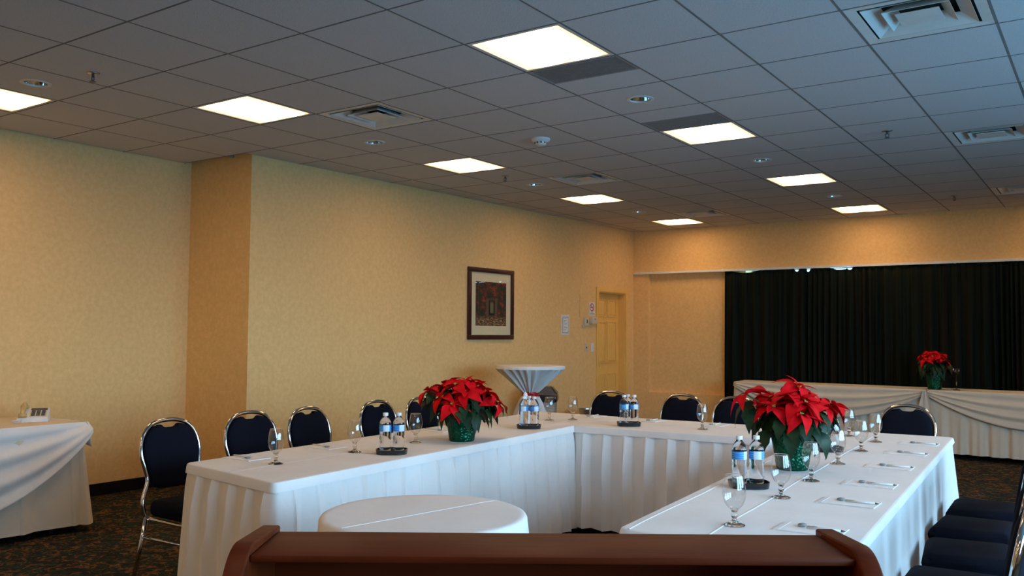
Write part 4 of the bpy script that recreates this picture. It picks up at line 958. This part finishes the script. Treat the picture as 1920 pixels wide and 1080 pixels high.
sets = [(-3.19, 3.50, -0.58, 'black tray under the two bottles on the left table', [(-0.036, 0.0, 'blue labelled water bottle, left of the pair on the left table'), (0.034, 0.012, 'blue labelled water bottle, right of the pair on the left table')]),
        (-3.295, 4.985, -0.58, 'black tray under the bottles with the paper cone near the inner corner', [(-0.036, -0.024, 'water bottle at left on the tray with the paper cone'), (0.002, 0.034, 'water bottle at the back on the tray with the paper cone'), (0.036, -0.022, 'water bottle at right on the tray with the paper cone')]),
        (-2.83, 5.56, -0.55, 'black tray under the bottles on the far table', [(-0.036, -0.022, 'water bottle at left on the far table tray'), (-0.002, 0.034, 'water bottle at the back on the far table tray'), (0.036, -0.020, 'water bottle at right on the far table tray')]),
        (-1.295, 3.66, -0.50, 'black tray under the two bottles on the right table', [(-0.040, -0.004, 'blue labelled water bottle, left of the pair on the right table'), (0.036, 0.006, 'blue labelled water bottle, right of the pair on the right table')]),
        (-1.335, 5.05, -0.55, 'black tray peeping out behind the large poinsettia', [(-0.036, 0.0, 'water bottle hidden behind the large poinsettia, left one'), (0.036, 0.0, 'water bottle partly hidden behind the large poinsettia, right one')])]
b0 = None
for x, y, rz, lab, bl in sets:
    tray(x, y, rz, lab)
    for dx_, dy_, bl_ in bl:
        c_, s_ = math.cos(-rz), math.sin(-rz)
        # local x of the tray runs along image-right
        px_, py_ = x+dx_*0.823-dy_*0.568, y+dx_*0.568+dy_*0.823
        if b0 is None: b0 = make_bottle((px_, py_, TZ+0.0125), bl_, GB); b0.rotation_euler = (0, 0, -2.2)
        else: dup(b0, (px_, py_, TZ+0.0125), random.uniform(-2.7, -1.6), bl_, GB)
for o in scene.objects:
    if o.name.startswith('bottle_tray'): o.rotation_euler = (0, 0, 0.60)
t = thing('paper_cone', 'white folded paper cone standing among the bottles at the inner corner', 'napkin', (-3.395, 5.09, TZ+0.0005))
mb = MB(); n_ = 20
for r_, z in ((0.034, 0.0), (0.030, 0.10), (0.026, 0.17), (0.012, 0.225), (0.001, 0.238)):
    for k in range(n_): a = 2*PI*k/n_; rr = r_*(1+0.16*math.cos(a*5+z*9)); mb.v.append((rr*math.cos(a), rr*math.sin(a), z))
for i in range(4):
    for k in range(n_): j = (k+1) % n_; mb.f.append((i*n_+k, i*n_+j, (i+1)*n_+j, (i+1)*n_+k))
mb.build('folded_sheet', 'paper', t, True)

def place_setting(x, y, a, lab, labp, labm):
    """writing pad, pen across it, wrapped mint"""
    t_ = thing('notepad', lab, 'notepad', (x, y, TZ), a, 'white notepads on the tables')
    MB().box(-0.07, 0.07, -0.105, 0.105, 0.0006, 0.0035).build('sheets', 'paper', t_); MB().box(-0.07, 0.07, 0.088, 0.105, 0.0035, 0.0042).build('binding', 'white_plastic', t_)
    c_, s_ = math.cos(a), math.sin(a)
    p_ = thing('pen', labp, 'pen', (x+s_*0.045, y-c_*0.045, TZ+0.0042), a-PI/2+0.06, 'pens on the notepads')
    MB().tube([(-0.060, 0, 0.004), (0.05, 0, 0.004)], 0.004, 8).build('barrel', 'white_plastic', p_, True); MB().tube([(0.05, 0, 0.004), (0.064, 0, 0.004)], [0.004, 0.001], 8).build('tip', 'dark_grey', p_, True)
    MB().box(-0.056, -0.025, -0.001, 0.001, 0.0082, 0.0092).build('clip', 'steel', p_)
    q_ = thing('mint', labm, 'mint', (x-s_*0.035+c_*0.02, y+c_*0.035+s_*0.02, TZ+0.0042), a, 'wrapped mints on the notepads')
    MB().lathe([(0.0, 0.0), (0.012, 0.001), (0.016, 0.004), (0.012, 0.008), (0.0, 0.009)], 14).build('wrapped_sweet', 'grey_plastic', q_, True)
    w_ = MB()
    for s2 in (-1, 1): w_.add([(s2*0.014, -0.003, 0.005), (s2*0.014, 0.003, 0.005), (s2*0.028, 0.010, 0.006), (s2*0.028, -0.010, 0.004)], [(0, 1, 2, 3)])
    w_.build('wrapper_ends', 'grey_plastic', q_)
PL = [(-0.976, 5.702, 1.57, 'farthest of six on the right table'), (-0.953, 5.20, 1.57, 'fifth from the lectern on the right table'), (-0.925, 4.627, 1.60, 'fourth from the lectern on the right table'), (-0.888, 4.034, 1.60, 'third from the lectern on the right table'), (-0.859, 3.553, 1.57, 'second from the lectern on the right table'), (-0.845, 2.99, 1.57, 'nearest the lectern on the right table'),
      (-3.667, 2.93, -1.57, 'at the near end of the left table'), (-3.665, 3.469, -1.57, 'second along the left table'), (-3.70, 4.501, -1.57, 'behind the left poinsettia pot'), (-3.36, 5.985, 3.14, 'on the far table by the corner of the U'), (-2.844, 5.975, 3.14, 'on the far table behind the bottles'), (-2.354, 5.98, 3.14, 'on the far table behind the single goblet')]
for x, y, a, lb in PL: place_setting(x, y, a, 'white notepad '+lb, 'pen lying on the notepad '+lb, 'small dark mint on the notepad '+lb)

# ------------------------------------------------------------------ lectern in the foreground
t = thing('lectern', 'dark mahogany lectern with a flat top ledge across the foreground', 'lectern')
hd_ = Vector((fw.x, fw.y, 0)).normalized(); rd_ = Vector((hd_.y, -hd_.x, 0))
LM = Matrix((rd_, hd_, Vector((0, 0, 1)))).transposed().to_4x4(); t.matrix_world = LM       # local x right, y away from the speaker
X0, X1 = -0.263, 0.349
bevel_box(X0, X1, 0.892, 1.0, 1.1665, 1.1735, 0.0015, 2).build('top_ledge', 'mahogany', t, True, 0.7)
mb = MB(); mb.add([(X0, 0.99, 1.085), (X1, 0.99, 1.085), (X1, 0.50, 0.965), (X0, 0.50, 0.965), (X0, 0.99, 1.065), (X1, 0.99, 1.065), (X1, 0.50, 0.945), (X0, 0.50, 0.945)],
                  [(0, 3, 2, 1), (4, 5, 6, 7), (0, 1, 5, 4), (1, 2, 6, 5), (2, 3, 7, 6), (3, 0, 4, 7)]); mb.build('reading_slope', 'mahogany', t)
MB().box(X0, X1, 0.48, 0.50, 0.95, 0.995).build('book_stop', 'mahogany', t)
prof = [(1.012, 0.0), (1.012, 1.178)]+[(0.915, 1.1825)]
for k in range(1, 15):
    a = PI/2*0.55*k/14; prof.append((0.915-0.055*math.sin(a), 1.1825-0.055*(1-math.cos(a))*1.15))
prof += [(0.46, 0.985), (0.46, 0.0)]
for x0, x1, nm in ((X0-0.0215, X0-0.0005, 'left'), (X1+0.0005, X1+0.0215, 'right')):
    k = len(prof); mb = MB(); b = 0.002
    mb.v = [(x0, y, z) for y, z in prof]+[(x1, y, z) for y, z in prof]
    mb.f = [tuple(range(k)), tuple(reversed(range(k, 2*k)))]+[(i, (i+1) % k, k+(i+1) % k, k+i) for i in range(k)]
    o = mb.build('side_panel', 'mahogany', t); bv = o.modifiers.new('edge', 'BEVEL'); bv.width = 0.0025; bv.segments = 2; bv.limit_method = 'ANGLE'; bv.angle_limit = 0.9
    for f_ in o.data.polygons: f_.use_smooth = len(f_.vertices) == 4
MB().box(X0, X1, 0.992, 1.008, 0.02, 1.166).build('front_panel', 'mahogany', t)
MB().box(X0, X1, 0.52, 0.99, 0.55, 0.57).build('shelf', 'mahogany', t)
MB().box(X0-0.03, X1+0.03, 0.44, 1.03, 0.0005, 0.03).build('plinth', 'mahogany', t)
